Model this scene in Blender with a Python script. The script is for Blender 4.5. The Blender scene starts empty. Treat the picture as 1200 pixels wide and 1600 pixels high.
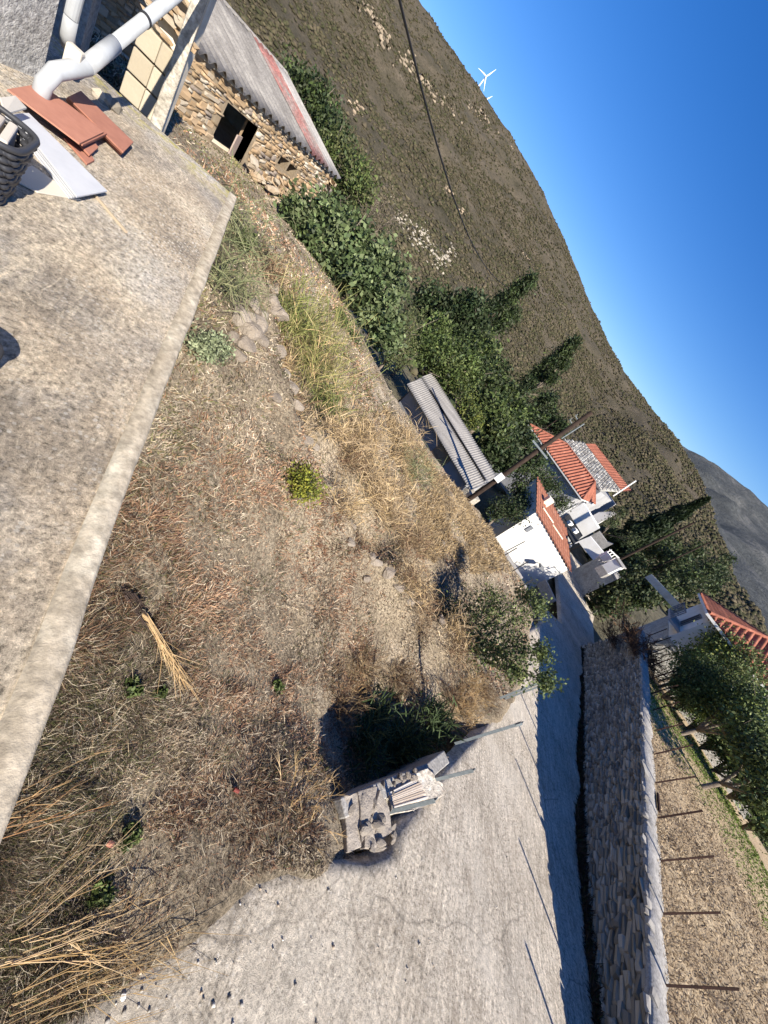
import bpy, math, random
import numpy as np
from mathutils import Vector, Matrix
random.seed(11); rng = np.random.default_rng(11)
scene = bpy.context.scene
# ------------------------------------------------------------------ camera
PITCH = math.radians(29.28); FPX = 605.0; ZC = 1.55
UPX = np.array([0.7820, -0.6233]); RTX = np.array([0.6233, 0.7820])
cam_d = bpy.data.cameras.new('camera'); cam = bpy.data.objects.new('camera', cam_d)
scene.collection.objects.link(cam); scene.camera = cam
F_ = Vector((0, math.cos(PITCH), -math.sin(PITCH))); U_ = Vector((0, math.sin(PITCH), math.cos(PITCH))); R_ = Vector((1, 0, 0))
# image x axis in world, image up axis in world (camera rolled)
CX = R_ * RTX[0] + U_ * UPX[0]
CY = -(R_ * RTX[1] + U_ * UPX[1])
M = Matrix((CX, CY, -F_)).transposed().to_4x4(); M.translation = Vector((0, 0, ZC))
cam.matrix_world = M
cam_d.sensor_fit = 'VERTICAL'; cam_d.sensor_height = 36.0; cam_d.lens = FPX / 1600 * 36
cam_d.clip_start = 0.05; cam_d.clip_end = 30000
# ------------------------------------------------------------------ sky + sun
SUN_AZ, SUN_EL = math.radians(133.0), math.radians(34.0)
world = bpy.data.worlds.new('World'); scene.world = world; world.use_nodes = True
wn = world.node_tree; bg = wn.nodes['Background']
sky = wn.nodes.new('ShaderNodeTexSky'); sky.sky_type = 'NISHITA'; sky.sun_disc = False
sky.sun_elevation = SUN_EL; sky.sun_rotation = SUN_AZ
sky.air_density = 1.0; sky.dust_density = 0.2; sky.ozone_density = 3.0; sky.altitude = 300
hs = wn.nodes.new('ShaderNodeHueSaturation'); hs.inputs['Saturation'].default_value = 1.36; hs.inputs['Hue'].default_value = 0.514; wn.links.new(sky.outputs[0], hs.inputs['Color'])
wn.links.new(hs.outputs[0], bg.inputs['Color']); bg.inputs['Strength'].default_value = 0.084
sd = bpy.data.lights.new('sun', 'SUN'); sd.energy = 5.0; sd.angle = math.radians(0.5); sd.color = (1.0, 0.925, 0.80)
sun = bpy.data.objects.new('sun', sd); scene.collection.objects.link(sun)
sdir = Vector((math.sin(SUN_AZ) * math.cos(SUN_EL), math.cos(SUN_AZ) * math.cos(SUN_EL), math.sin(SUN_EL)))
sun.rotation_euler = sdir.to_track_quat('Z', 'Y').to_euler(); sun.location = sdir * 50
scene.view_settings.view_transform = 'Standard'; scene.view_settings.look = 'None'
scene.view_settings.gamma = 1; scene.view_settings.exposure = 1.0
scene.view_settings.use_curve_mapping = False
try:
    scene.cycles.max_bounces = 6; scene.cycles.transparent_max_bounces = 8
    scene.cycles.diffuse_bounces = 3
except Exception: pass
# ------------------------------------------------------------------ helpers
COL = scene.collection
def ray(px, py):
    d = np.array([px - 600.0, py - 800.0]); a = d @ RTX; b = d @ UPX
    r = np.array([a, b * math.sin(PITCH) + FPX * math.cos(PITCH), b * math.cos(PITCH) - FPX * math.sin(PITCH)])
    return r / math.hypot(r[0], r[1])
def PD(px, py, d):
    r = ray(px, py) * d; return np.array([r[0], r[1], r[2] + ZC])
def PZ(px, py, z):
    r = ray(px, py); t = (z - ZC) / r[2]; return np.array([r[0] * t, r[1] * t, z])
def proj(p):
    p = np.asarray(p, float); q = p - np.array([0, 0, ZC])
    dep = q @ np.array(F_); a = q[..., 0] / dep * FPX; b = (q @ np.array(U_)) / dep * FPX
    return np.stack([600 + a * RTX[0] + b * UPX[0], 800 + a * RTX[1] + b * UPX[1], dep], -1)
def AZD(azd, d, z):
    a = math.radians(azd); return np.array([math.sin(a) * d, math.cos(a) * d, z])

def link(name, me, mat=None, parent=None, loc=None):
    o = bpy.data.objects.new(name, me)
    COL.objects.link(o)
    if mat is not None and not me.materials: me.materials.append(mat)
    if parent is not None: setpar(o, parent)
    if loc is not None: o.location = Vector([float(v) for v in loc])
    return o
def setpar(o, p):
    o.parent = p
    o.matrix_parent_inverse = Matrix.LocRotScale(p.location, p.rotation_euler, p.scale).inverted()
def tag(o, label=None, cat=None, group=None, kind=None):
    if label: o['label'] = label
    if cat: o['category'] = cat
    if group: o['group'] = group
    if kind: o['kind'] = kind
    return o
def thing(name, label, cat, loc=(0, 0, 0), group=None):
    o = bpy.data.objects.new(name, None); o.empty_display_size = 0.2; COL.objects.link(o)
    o.location = Vector([float(v) for v in loc]); return tag(o, label, cat, group)
def npmesh(name, V, F, k, cols=None, smooth=False):
    """V (n,3); F (m,k) faces; cols per-vertex (n,3)"""
    me = bpy.data.meshes.new(name); V = np.ascontiguousarray(V, np.float32); F = np.ascontiguousarray(F, np.int32)
    me.vertices.add(len(V)); me.vertices.foreach_set('co', V.ravel())
    me.loops.add(F.size); me.loops.foreach_set('vertex_index', F.ravel())
    me.polygons.add(len(F)); me.polygons.foreach_set('loop_start', np.arange(0, F.size, k, dtype=np.int32))
    if cols is not None:
        at = me.color_attributes.new('col', 'FLOAT_COLOR', 'POINT')
        c4 = np.ones((len(V), 4), np.float32); c4[:, :3] = cols; at.data.foreach_set('color', c4.ravel())
    if smooth: me.polygons.foreach_set('use_smooth', np.ones(len(F), bool))
    me.update(calc_edges=True); me.validate()
    return me
class MB:
    def __init__(s): s.v = []; s.f = []
    def add(s, vs, fs):
        b = len(s.v); s.v += [tuple(float(c) for c in v) for v in vs]; s.f += [tuple(b + i for i in f) for f in fs]; return s
    def hexa(s, b4, t4):
        return s.add(list(b4) + list(t4), [(3, 2, 1, 0), (4, 5, 6, 7), (0, 1, 5, 4), (1, 2, 6, 5), (2, 3, 7, 6), (3, 0, 4, 7)])
    def box(s, c, size, ax=None, ay=None, az=None):
        ax = np.array(ax if ax is not None else (1, 0, 0), float); ax /= np.linalg.norm(ax)
        az = np.array(az if az is not None else (0, 0, 1), float); az /= np.linalg.norm(az)
        ay = np.cross(az, ax) if ay is None else np.array(ay, float); ay /= np.linalg.norm(ay)
        c = np.array(c, float); X, Y, Z = ax * size[0] / 2, ay * size[1] / 2, az * size[2] / 2
        return s.hexa([c - X - Y - Z, c + X - Y - Z, c + X + Y - Z, c - X + Y - Z], [c - X - Y + Z, c + X - Y + Z, c + X + Y + Z, c - X + Y + Z])
    def bar(s, p, q, w, h=None, up=(0, 0, 1)):
        p = np.array(p, float); q = np.array(q, float); d = q - p; L = np.linalg.norm(d); d /= L
        u = np.array(up, float)
        if abs(d @ u) > .95: u = np.array((1, 0, 0), float)
        y = np.cross(u, d); y /= np.linalg.norm(y); z = np.cross(d, y)
        return s.box((p + q) / 2, (L, w, h or w), d, y, z)
    def prism(s, pts, z0, z1):
        n = len(pts); z0 = z0 if hasattr(z0, '__len__') else [z0] * n; z1 = z1 if hasattr(z1, '__len__') else [z1] * n
        ar = sum(pts[i][0] * pts[(i + 1) % n][1] - pts[(i + 1) % n][0] * pts[i][1] for i in range(n))
        if ar < 0: pts = pts[::-1]; z0 = list(z0)[::-1]; z1 = list(z1)[::-1]
        vs = [(p[0], p[1], z) for p, z in zip(pts, z0)] + [(p[0], p[1], z) for p, z in zip(pts, z1)]
        fs = [tuple(range(n - 1, -1, -1)), tuple(range(n, 2 * n))] + [(i, (i + 1) % n, (i + 1) % n + n, i + n) for i in range(n)]
        return s.add(vs, fs)
    def tube(s, pts, rad, n=8, cap=True):
        pts = [np.array(p, float) for p in pts]; k = len(pts)
        rad = rad if hasattr(rad, '__len__') else [rad] * k
        vs = []; fs = []; u = None
        for i, p in enumerate(pts):
            d = pts[min(i + 1, k - 1)] - pts[max(i - 1, 0)]; d = d / (np.linalg.norm(d) + 1e-9)
            if u is None:
                u = np.cross(d, (0, 0, 1)) if abs(d[2]) < .9 else np.cross(d, (1, 0, 0))
            u = u - d * (u @ d); u /= np.linalg.norm(u); w = np.cross(d, u)
            vs += [p + rad[i] * (math.cos(a) * u + math.sin(a) * w) for a in [2 * math.pi * j / n for j in range(n)]]
        for i in range(k - 1):
            for j in range(n):
                fs.append((i * n + j, i * n + (j + 1) % n, (i + 1) * n + (j + 1) % n, (i + 1) * n + j))
        if cap: fs += [tuple(range(n - 1, -1, -1)), tuple((k - 1) * n + j for j in range(n))]
        return s.add(vs, fs)
    def build(s, name, mat, parent=None, loc=None, smooth=False, bevel=0):
        V = np.array(s.v, float)
        if loc is not None: V = V - np.array(loc, float)
        me = bpy.data.meshes.new(name); me.from_pydata(V.tolist(), [], s.f); me.update()
        if smooth: me.polygons.foreach_set('use_smooth', [True] * len(me.polygons))
        o = link(name, me, mat, parent, loc)
        if bevel:
            b = o.modifiers.new('bevel', 'BEVEL'); b.width = bevel; b.segments = 2; b.limit_method = 'ANGLE'
        return o
# value noise (numpy)
_tab = rng.random((256, 256))
def vnoise(x, y, sc=1.0, seed=0):
    x = np.asarray(x, float) / sc + seed * 17.3; y = np.asarray(y, float) / sc + seed * 9.1
    xi = np.floor(x).astype(int); yi = np.floor(y).astype(int); fx = x - xi; fy = y - yi
    fx = fx * fx * (3 - 2 * fx); fy = fy * fy * (3 - 2 * fy)
    g = lambda a, b: _tab[a & 255, b & 255]
    return (g(xi, yi) * (1 - fx) + g(xi + 1, yi) * fx) * (1 - fy) + (g(xi, yi + 1) * (1 - fx) + g(xi + 1, yi + 1) * fx) * fy
def fbm(x, y, sc, oct=4, seed=0):
    s = 0; a = .5; t = 0
    for i in range(oct):
        s = s + a * vnoise(x, y, sc / 2 ** i, seed + i); t += a; a *= .55
    return s / t
# ------------------------------------------------------------------ materials
def mat(name, base=(.5, .5, .5), rough=.9, spec=.2):
    m = bpy.data.materials.new(name); m.use_nodes = True
    b = m.node_tree.nodes['Principled BSDF']; b.inputs['Base Color'].default_value = (*base, 1)
    b.inputs['Roughness'].default_value = rough; b.inputs['Specular IOR Level'].default_value = spec
    return m
class NT:
    def __init__(s, m): s.t = m.node_tree; s.b = s.t.nodes['Principled BSDF']
    def n(s, typ, **kw):
        x = s.t.nodes.new(typ)
        for k, v in kw.items():
            if k in x.inputs: x.inputs[k].default_value = v
            else: setattr(x, k, v)
        return x
    def l(s, a, b): s.t.links.new(a, b)
    def co(s, obj=True): return s.n('ShaderNodeTexCoord').outputs['Object']
    def noise(s, vec, scale, detail=5, rough=.6, dist=0):
        x = s.n('ShaderNodeTexNoise'); x.inputs['Scale'].default_value = scale; x.inputs['Detail'].default_value = detail
        x.inputs['Roughness'].default_value = rough; x.inputs['Distortion'].default_value = dist; s.l(vec, x.inputs['Vector']); return x.outputs['Fac']
    def ramp(s, fac, stops):
        x = s.n('ShaderNodeValToRGB'); r = x.color_ramp
        while len(r.elements) < len(stops): r.elements.new(.5)
        for e, (p, c) in zip(r.elements, stops):
            e.position = p; e.color = (*c, 1) if hasattr(c, '__len__') else (c, c, c, 1)
        s.l(fac, x.inputs[0]); return x.outputs['Color']
    def mix(s, fac, a, b, mode='MIX'):
        x = s.n('ShaderNodeMix', data_type='RGBA', blend_type=mode)
        for sock, v in ((x.inputs[0], fac), (x.inputs[6], a), (x.inputs[7], b)):
            if hasattr(v, 'is_linked'): s.l(v, sock)
            elif hasattr(v, '__len__'): sock.default_value = (*v, 1)
            else: sock.default_value = v
        return x.outputs[2]
    def mapping(s, vec, scale=(1, 1, 1), rot=(0, 0, 0), loc=(0, 0, 0)):
        x = s.n('ShaderNodeMapping'); x.inputs['Scale'].default_value = scale; x.inputs['Rotation'].default_value = rot
        x.inputs['Location'].default_value = loc; s.l(vec, x.inputs['Vector']); return x.outputs[0]
    def color(s, c): s.l(c, s.b.inputs['Base Color'])
    def bump(s, h, strength=.5, dist=.02):
        x = s.n('ShaderNodeBump'); x.inputs['Strength'].default_value = strength; x.inputs['Distance'].default_value = dist
        s.l(h, x.inputs['Height']); s.l(x.outputs[0], s.b.inputs['Normal'])
    def rnd(s): return s.n('ShaderNodeObjectInfo').outputs['Random']
    def math(s, op, a, b=0.0):
        x = s.n('ShaderNodeMath', operation=op)
        for sock, v in ((x.inputs[0], a), (x.inputs[1], b)):
            if hasattr(v, 'is_linked'): s.l(v, sock)
            else: sock.default_value = v
        return x.outputs[0]
def mottled(name, stops, scale=3, bump=.4, bscale=30, rough=.92, dist=.02, fine=None, detail=6):
    m = mat(name, rough=rough); t = NT(m); co = t.co()
    c = t.ramp(t.noise(co, scale, detail, .65), stops)
    if fine is not None:
        c = t.mix(1.0, c, t.ramp(t.noise(co, fine, 3, .7), [(.3, .62), (.7, 1.35)]), 'MULTIPLY')
    t.color(c); t.bump(t.noise(co, bscale, 4, .7), bump, dist); return m
def objrand(name, stops, bscale=20, bump=.4, rough=.9, nscale=6, dist=.01, amt=.35):
    """per-object random colour plus noise"""
    m = mat(name, rough=rough); t = NT(m); co = t.co()
    n = t.noise(co, nscale, 5, .65)
    f = t.math('ADD', t.math('MULTIPLY', t.rnd(), 1 - amt), t.math('MULTIPLY', n, amt))
    t.color(t.ramp(f, stops)); t.bump(t.noise(co, bscale, 4, .7), bump, dist); return m
def vcol(name, rough=.85, trans=0.0, spec=.15, noise=None):
    m = mat(name, rough=rough, spec=spec); t = NT(m)
    a = t.n('ShaderNodeAttribute', attribute_name='col').outputs['Color']
    if noise:
        a = t.mix(1.0, a, t.ramp(t.noise(t.co(), noise[0], 4, .7), [(.3, noise[1]), (.7, noise[2])]), 'MULTIPLY')
    t.color(a)
    if trans:
        tr = t.n('ShaderNodeBsdfTranslucent'); t.l(a, tr.inputs[0]); mx = t.n('ShaderNodeMixShader'); mx.inputs[0].default_value = trans
        out = t.t.nodes['Material Output']; t.l(t.b.outputs[0], mx.inputs[1]); t.l(tr.outputs[0], mx.inputs[2]); t.l(mx.outputs[0], out.inputs[0])
    return m
MAT = {}
MAT['leaf'] = vcol('leaf', .6, .22, .3)
MAT['blade'] = vcol('blade', .8, .15, .15)
MAT['scrub'] = vcol('scrub', .95)
MAT['stonecol'] = vcol('stonecol', .92, noise=(14, .7, 1.25))
MAT['bark'] = mottled('bark', [(.3, (.10, .075, .055)), (.7, (.24, .2, .16))], 8, .6, 40)
MAT['polewood'] = mottled('polewood', [(.3, (.022, .015, .012)), (.7, (.055, .036, .027))], 5, .5, 30)
MAT['white'] = mottled('white', [(.3, (.68, .66, .62)), (.75, (.82, .81, .79))], 1.2, .15, 25, dist=.01)
MAT['plaster'] = mottled('plaster', [(.3, (.55, .47, .36)), (.6, (.72, .66, .55)), (.8, (.8, .76, .68))], 2.5, .3, 20)
MAT['greywall'] = mottled('greywall', [(.3, (.27, .27, .28)), (.7, (.40, .40, .41))], 1.0, .2, 30)
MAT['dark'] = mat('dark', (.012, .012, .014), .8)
MAT['blackmetal'] = mat('blackmetal', (.03, .03, .032), .5, .4)
MAT['rust'] = mottled('rust', [(.3, (.022, .012, .010)), (.7, (.052, .026, .02))], 12, .3, 60)
MAT['steel'] = mottled('steel', [(.3, (.14, .16, .17)), (.7, (.24, .27, .28))], 15, .2, 60, rough=.6)
MAT['pvc'] = mottled('pvc', [(.35, (.30, .31, .32)), (.6, (.38, .40, .42))], 3, .05, 30, rough=.5)
MAT['glass'] = mat('glass', (.02, .025, .03), .1, .6)
MAT['wood'] = mottled('wood', [(.3, (.25, .17, .1)), (.7, (.4, .3, .2))], 6, .3, 30)
MAT['shutter'] = mottled('shutter', [(.3, (.16, .17, .19)), (.7, (.22, .23, .25))], 6, .2, 30)
MAT['terracotta'] = objrand('terracotta', [(.2, (.27, .115, .08)), (.8, (.43, .20, .14))], 60, .08, .75, 9, amt=.75)
MAT['greytile'] = objrand('greytile', [(.2, (.36, .38, .42)), (.55, (.50, .51, .54)), (.9, (.60, .59, .57))], 40, .05, .5, 3, amt=.6)
MAT['creamtile'] = objrand('creamtile', [(.2, (.55, .5, .42)), (.8, (.68, .63, .54))], 40, .05, .6, 3)
MAT['whiteturb'] = mat('whiteturb', (.8, .8, .8), .5)
MAT['cable'] = mat('cable', (.015, .015, .016), .6)
def tile_mat(name, a, b, c):
    m = mat(name, rough=.85); t = NT(m); co = t.co()
    c1 = t.ramp(t.noise(co, 1.1, 6, .7), [(.3, a), (.55, b), (.75, c)])
    t.color(t.mix(1.0, c1, t.ramp(t.noise(co, 14, 3, .7), [(.3, .75), (.7, 1.25)]), 'MULTIPLY')); t.bump(t.noise(co, 40, 3), .3, .01); return m
MAT['rooftile'] = tile_mat('rooftile', (.20, .075, .05), (.29, .105, .068), (.37, .165, .115))
MAT['rooftile_pale'] = tile_mat('rooftile_pale', (.29, .115, .07), (.36, .15, .09), (.42, .23, .16))
MAT['slate'] = mottled('slate', [(.3, (.30, .28, .25)), (.5, (.42, .41, .38)), (.75, (.55, .54, .50))], 2.2, .8, 9, dist=.06, fine=12)
# ------------------------------------------------------------------ terrain
W = np.array([.287, .958]); WN = np.array([-.958, .287])           # along the road, and towards the lot
def road_z(x, y):
    s = np.asarray(x) * W[0] + np.asarray(y) * W[1]
    return np.interp(s, [-20, 0, 2, 4, 5, 6, 8, 11, 12.5, 14, 21, 40, 100], [-3.15, -3.34, -3.45, -3.62, -3.76, -3.95, -4.34, -4.92, -5.13, -5.32, -6.14, -8.42, -10.2])
def PROAD(px, py, off=0.0):
    z = -4.5
    for _ in range(60):
        q = PZ(px, py, z); z = .5 * z + .5 * (float(road_z(q[0], q[1])) + off)
    return PZ(px, py, z)
TC = np.array([-4.377, 4.896]); TE1 = np.array([.687, -.727]); TE2 = np.array([-.752, -.659])  # terrace corner, long edge, end edge
# --- terrace slab (rim, slab, retaining face)
def T2(a, b): return TC + TE1 * a + TE2 * b
def conc_terrace():
    m = mat('terrace_concrete', rough=.93); t = NT(m); co = t.co()
    big = t.ramp(t.noise(co, .9, 7, .7, .4), [(.32, (.19, .165, .135)), (.44, (.33, .275, .21)), (.55, (.46, .375, .275)), (.68, (.60, .52, .40))])
    grey = t.ramp(t.noise(t.mapping(co, loc=(7, 3, 0)), 1.6, 7, .75), [(.40, (.22, .205, .19)), (.52, (.38, .36, .33)), (.62, (.56, .53, .49))])
    c = t.mix(t.ramp(t.noise(t.mapping(co, loc=(3, 8, 1)), .55, 4, .6), [(.42, 0.0), (.62, 1.0)]), big, grey)
    st = t.math('ADD', t.math('MULTIPLY', t.noise(t.mapping(co, (2.2, 8, 1)), 1.4, 6, .8, 1.5), .6), t.math('MULTIPLY', t.noise(t.mapping(co, loc=(2, 5, 3)), .8, 5, .7, .8), .4))
    c = t.mix(t.ramp(st, [(.49, 0.0), (.60, .85)]), c, (.66, .56, .42))
    sp = t.noise(co, 27, 7, .88); c = t.mix(1.0, c, t.ramp(sp, [(.38, .28), (.47, .85), (.54, 1.12), (.63, 1.7)]), 'MULTIPLY')
    vo = t.n('ShaderNodeTexVoronoi'); vo.inputs['Scale'].default_value = 42; t.l(co, vo.inputs['Vector'])
    vm = t.ramp(t.noise(t.mapping(co, loc=(6, 1, 4)), 1.1, 4, .6), [(.40, .0), (.65, .85)])
    c = t.mix(t.math('MULTIPLY', t.ramp(vo.outputs['Distance'], [(.30, .9), (.42, 0.0)]), vm), c, t.ramp(vo.outputs['Color'], [(.25, (.10, .09, .08)), (.42, (.30, .27, .24)), (.62, (.5, .46, .41)), (.8, (.78, .74, .66))]))
    # lichen yellow at the far corner: object x along the long edge from the corner
    sx = t.n('ShaderNodeSeparateXYZ'); t.l(co, sx.inputs[0])
    ly = t.math('MULTIPLY', t.ramp(sx.outputs['X'], [(.0, 1.0), (.75, 0.0)]), t.ramp(t.noise(co, 5, 6, .7), [(.48, 0.0), (.6, .85)]))
    ly = t.math('MULTIPLY', ly, t.ramp(sx.outputs['Y'], [(.0, 1.0), (.35, .0)]))
    c = t.mix(ly, c, (.46, .40, .08))
    t.color(c)
    h = t.math('ADD', t.math('MULTIPLY', sp, 1.0), t.math('MULTIPLY', st, .9)); t.bump(h, .9, .022); return m
MAT['terrace'] = conc_terrace()
MAT['rim'] = mottled('rim', [(.3, (.28, .235, .175)), (.5, (.42, .36, .275)), (.68, (.54, .485, .385))], 4, .5, 22, fine=18, dist=.012)
def terr_obj(name, a0, a1, b0, b1, z0, z1, m, bev=0.0):
    """box in the terrace frame: a along the long edge, b inwards; origin at the corner"""
    o = MB().box(((a0 + a1) / 2, (b0 + b1) / 2, (z0 + z1) / 2), (a1 - a0, b1 - b0, z1 - z0)).build(name, m)
    o.location = (TC[0], TC[1], 0); o.rotation_euler = (0, 0, math.atan2(TE1[1], TE1[0]))
    if bev:
        b = o.modifiers.new('bevel', 'BEVEL'); b.width = bev; b.segments = 2
    return o
# in that frame +y points away from the slab (TE1 rotated +90), so inwards is -y
def grid_slab():
    # slab with slightly worn edge: fine mesh on top so that the outline is uneven
    na, nb = 130, 28; A = np.linspace(0, 12, na); B = np.linspace(.085, 3.4, nb)
    V = [(a, -b, .004 * math.sin(a * 3.1) * math.sin(b * 2.3)) for a in A for b in B]
    F = [(i * nb + j, i * nb + j + 1, (i + 1) * nb + j + 1, (i + 1) * nb + j) for i in range(na - 1) for j in range(nb - 1)]
    return np.array(V), np.array(F)
V, Fq = grid_slab()
o = link('terrace', npmesh('terrace', V, Fq, 4, smooth=True), MAT['terrace']); tag(o, kind='structure')
terrace = o; o.location = (TC[0], TC[1], 0); o.rotation_euler = (0, 0, math.atan2(TE1[1], TE1[0]))
def rim():
    n = 150; A = np.linspace(0, 12, n); vs = []; fs = []
    for i, a in enumerate(A):
        j = .012 * (vnoise(a, 0, .22, 3) - .5) + .02 * (vnoise(a, 0, .9, 4) - .5); k = .006 * (vnoise(a, 5, .3, 3) - .5)
        vs += [(a, -.102 + j * .6, -.02), (a, -.098 + j * .6, .006 + k), (a, -.012 + j, .008 + k), (a, .002 + j, -.01 + k), (a, .004 + j * .8, -.16), (a, -.05, -.17)]
    for i in range(n - 1):
        for j in range(5): fs.append((i * 6 + j, i * 6 + j + 1, (i + 1) * 6 + j + 1, (i + 1) * 6 + j))
    return npmesh('terrace_rim', np.array(vs), np.array(fs), 4)
o = link('terrace_rim', rim(), MAT['rim']); o.location = terrace.location; o.rotation_euler = terrace.rotation_euler; setpar(o, terrace)
o = terr_obj('terrace_base', .03, 12, -3.4, -.03, -4.0, -.05, MAT['greywall']); setpar(o, terrace)
# --- lot ground
ANCH = [(380, 330, -1.0), (330, 425, -1.25), (300, 500, -1.4), (250, 610, -1.75), (200, 750, -2.05), (110, 980, -2.45), (30, 1180, -2.7), (0, 1290, -2.8),
        (535, 1178, -5.0), (600, 1130, -5.3), (660, 1110, -5.05), (740, 1072, -4.72), (515, 1060, -4.4), (500, 1240, -3.66), (455, 1270, -3.56), (520, 1285, -3.6), (300, 1000, -3.15), (400, 800, -2.9), (455, 760, -2.95),
        (460, 325, -2.45), (400, 285, -2.3), (320, 245, -1.9), (430, 420, -1.5), (390, 520, -1.75), (530, 470, -2.1), (560, 560, -2.4), (620, 640, -3.1), (700, 760, -4.1),
        (770, 840, -5.1), (600, 700, -3.1), (620, 880, -4.2), (720, 1030, -4.95), (660, 880, -4.6), (800, 900, -6.0), (450, 1000, -4.0), (200, 1250, -3.35)]
AX = np.array([PZ(*a) for a in ANCH])
for q in [(0, 1590), (180, 1480), (400, 1330)]: AX = np.vstack([AX, PROAD(*q, off=.04)])
AX = np.vstack([AX, [-16, 10, -2.2], [-18, 20, -2.7], [-14, 27, -4.5], [-6, 24, -5.5], [10, 27, -7.2], [1.4, -2.5, -3.4]])
def tps_fit(P, lam=.02):
    n = len(P); d = np.hypot(P[:, None, 0] - P[None, :, 0], P[:, None, 1] - P[None, :, 1]) + 1e-9
    K = d * d * np.log(d) + lam * np.eye(n) * 10; Q = np.c_[np.ones(n), P[:, :2]]
    A = np.block([[K, Q], [Q.T, np.zeros((3, 3))]]); return np.linalg.solve(A, np.r_[P[:, 2], 0, 0, 0])
_w = tps_fit(AX)
LOT = [(1.5, -2.5), *[tuple(T2(a, -.0)) for a in (8.3, 6, 3, 0)], tuple(T2(0, .8)), tuple(T2(-1.2, 3)), (-12, 8.5), (-14.2, 9), (-14.2, 20.3), (-10.5, 19.5),
       *[tuple(PZ(*q)[:2]) for q in [(520, 455, -2.1), (585, 560, -2.5), (632, 640, -3.1), (705, 750, -4.1), (760, 815, -5.0), (800, 872, -5.9)]],
       *[tuple(PROAD(*q)[:2]) for q in [(838, 940), (820, 985), (815, 1040), (795, 1085), (690, 1195), (600, 1290), (530, 1325), (400, 1335), (300, 1410), (180, 1490), (0, 1595)]]]
LOTP = np.array(LOT)
def inside(x, y, P):
    r = np.zeros(x.shape, bool); n = len(P)
    for i in range(n):
        x1, y1 = P[i]; x2, y2 = P[(i + 1) % n]
        c = ((y1 > y) != (y2 > y)) & (x < (x2 - x1) * (y - y1) / (y2 - y1 + 1e-12) + x1); r ^= c
    return r
def pdist(x, y, P, closed=True):
    d = np.full(x.shape, 1e9); n = len(P)
    for i in range(n if closed else n - 1):
        a = P[i]; b = P[(i + 1) % n]; e = b - a; t = np.clip(((x - a[0]) * e[0] + (y - a[1]) * e[1]) / (e @ e + 1e-12), 0, 1)
        d = np.minimum(d, np.hypot(x - a[0] - t * e[0], y - a[1] - t * e[1]))
    return d
LEDGES = [(np.array([PZ(*q)[:2] for q in [(395, 440, -1.7), (405, 500, -1.85), (425, 570, -2.05), (440, 650, -2.3), (470, 720, -2.7)]]), .40),
          (np.array([PZ(*q)[:2] for q in [(515, 800, -3.4), (545, 860, -3.8), (590, 890, -4.05), (630, 930, -4.4), (680, 990, -4.7), (715, 1030, -4.9)]]), .55),
          (np.array([PZ(*q)[:2] for q in [(500, 690, -2.9), (560, 760, -3.4), (640, 860, -4.2)]]), .34)]
def ledge_d(x, y, P):
    d = np.full(x.shape, 1e9); sg = np.ones(x.shape)
    for i in range(len(P) - 1):
        a, b = P[i], P[i + 1]; e = b - a; t = np.clip(((x - a[0]) * e[0] + (y - a[1]) * e[1]) / (e @ e), 0, 1); dd = np.hypot(x - a[0] - t * e[0], y - a[1] - t * e[1])
        s_ = np.sign(e[0] * (y - a[1]) - e[1] * (x - a[0])); k = dd < d; sg = np.where(k, s_, sg); d = np.where(k, dd, d)
    return d, -sg
def lot_h(x, y, rough=True):
    x = np.asarray(x, float); y = np.asarray(y, float); sh = x.shape; x = x.ravel(); y = y.ravel()
    d = np.hypot(x[:, None] - AX[None, :, 0], y[:, None] - AX[None, :, 1]) + 1e-9
    z = (d * d * np.log(d)) @ _w[:-3] + _w[-3] + _w[-2] * x + _w[-1] * y
    out = ~inside(x, y, LOTP); dd = pdist(x, y, LOTP); z = np.where(out, z - np.minimum(np.maximum(dd - .2, 0) * 1.1, 5), z)
    if rough:
        for PL, amp in LEDGES:
            dl, sg = ledge_d(x, y, PL); z = z + np.where(sg > 0, amp * np.exp(-dl / .9), -amp * .8 * np.exp(-dl / .7)) * np.clip(.4 + 1.2 * fbm(x, y, .9, 2, 77), 0, 1.2)
        z = z + .24 * (fbm(x, y, 1.6, 4, 1) - .5) + .20 * (fbm(x, y, .55, 3, 5) - .5)
    return z.reshape(sh)
def grid_mesh(name, X, Y, Z, m, smooth=True, keep=None, cols=None):
    ny, nx = X.shape; V = np.c_[X.ravel(), Y.ravel(), Z.ravel()]
    i = np.arange(ny * nx).reshape(ny, nx); F = np.stack([i[:-1, :-1], i[:-1, 1:], i[1:, 1:], i[1:, :-1]], -1).reshape(-1, 4)
    if keep is not None:
        k = keep.ravel()[F].any(1); F = F[k]; u, inv = np.unique(F, return_inverse=True); V = V[u]; F = inv.reshape(F.shape)
        if cols is not None: cols = cols[u]
    return link(name, npmesh(name, V, F, 4, cols, smooth), m)
def lot_mat():
    m = mat('lot_soil', rough=.95); t = NT(m); co = t.co()
    c = t.ramp(t.noise(co, .5, 7, .7), [(.25, (.12, .10, .07)), (.42, (.25, .20, .14)), (.55, (.38, .31, .22)), (.68, (.48, .40, .30)), (.8, (.31, .22, .15))])
    c = t.mix(1.0, c, t.ramp(t.noise(co, 19, 7, .92), [(.38, .14), (.48, .8), (.6, 1.8)]), 'MULTIPLY')
    t.color(c); t.bump(t.noise(co, 22, 7, .9), 1.0, .07); return m
MAT['lot'] = lot_mat()
gx = np.arange(-24, 15, .11); gy = np.arange(-3, 30, .11); X, Y = np.meshgrid(gx, gy); Z = lot_h(X, Y)
dd = pdist(X.ravel(), Y.ravel(), LOTP).reshape(X.shape); keep = inside(X.ravel(), Y.ravel(), LOTP).reshape(X.shape) | (dd < 5)
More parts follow.
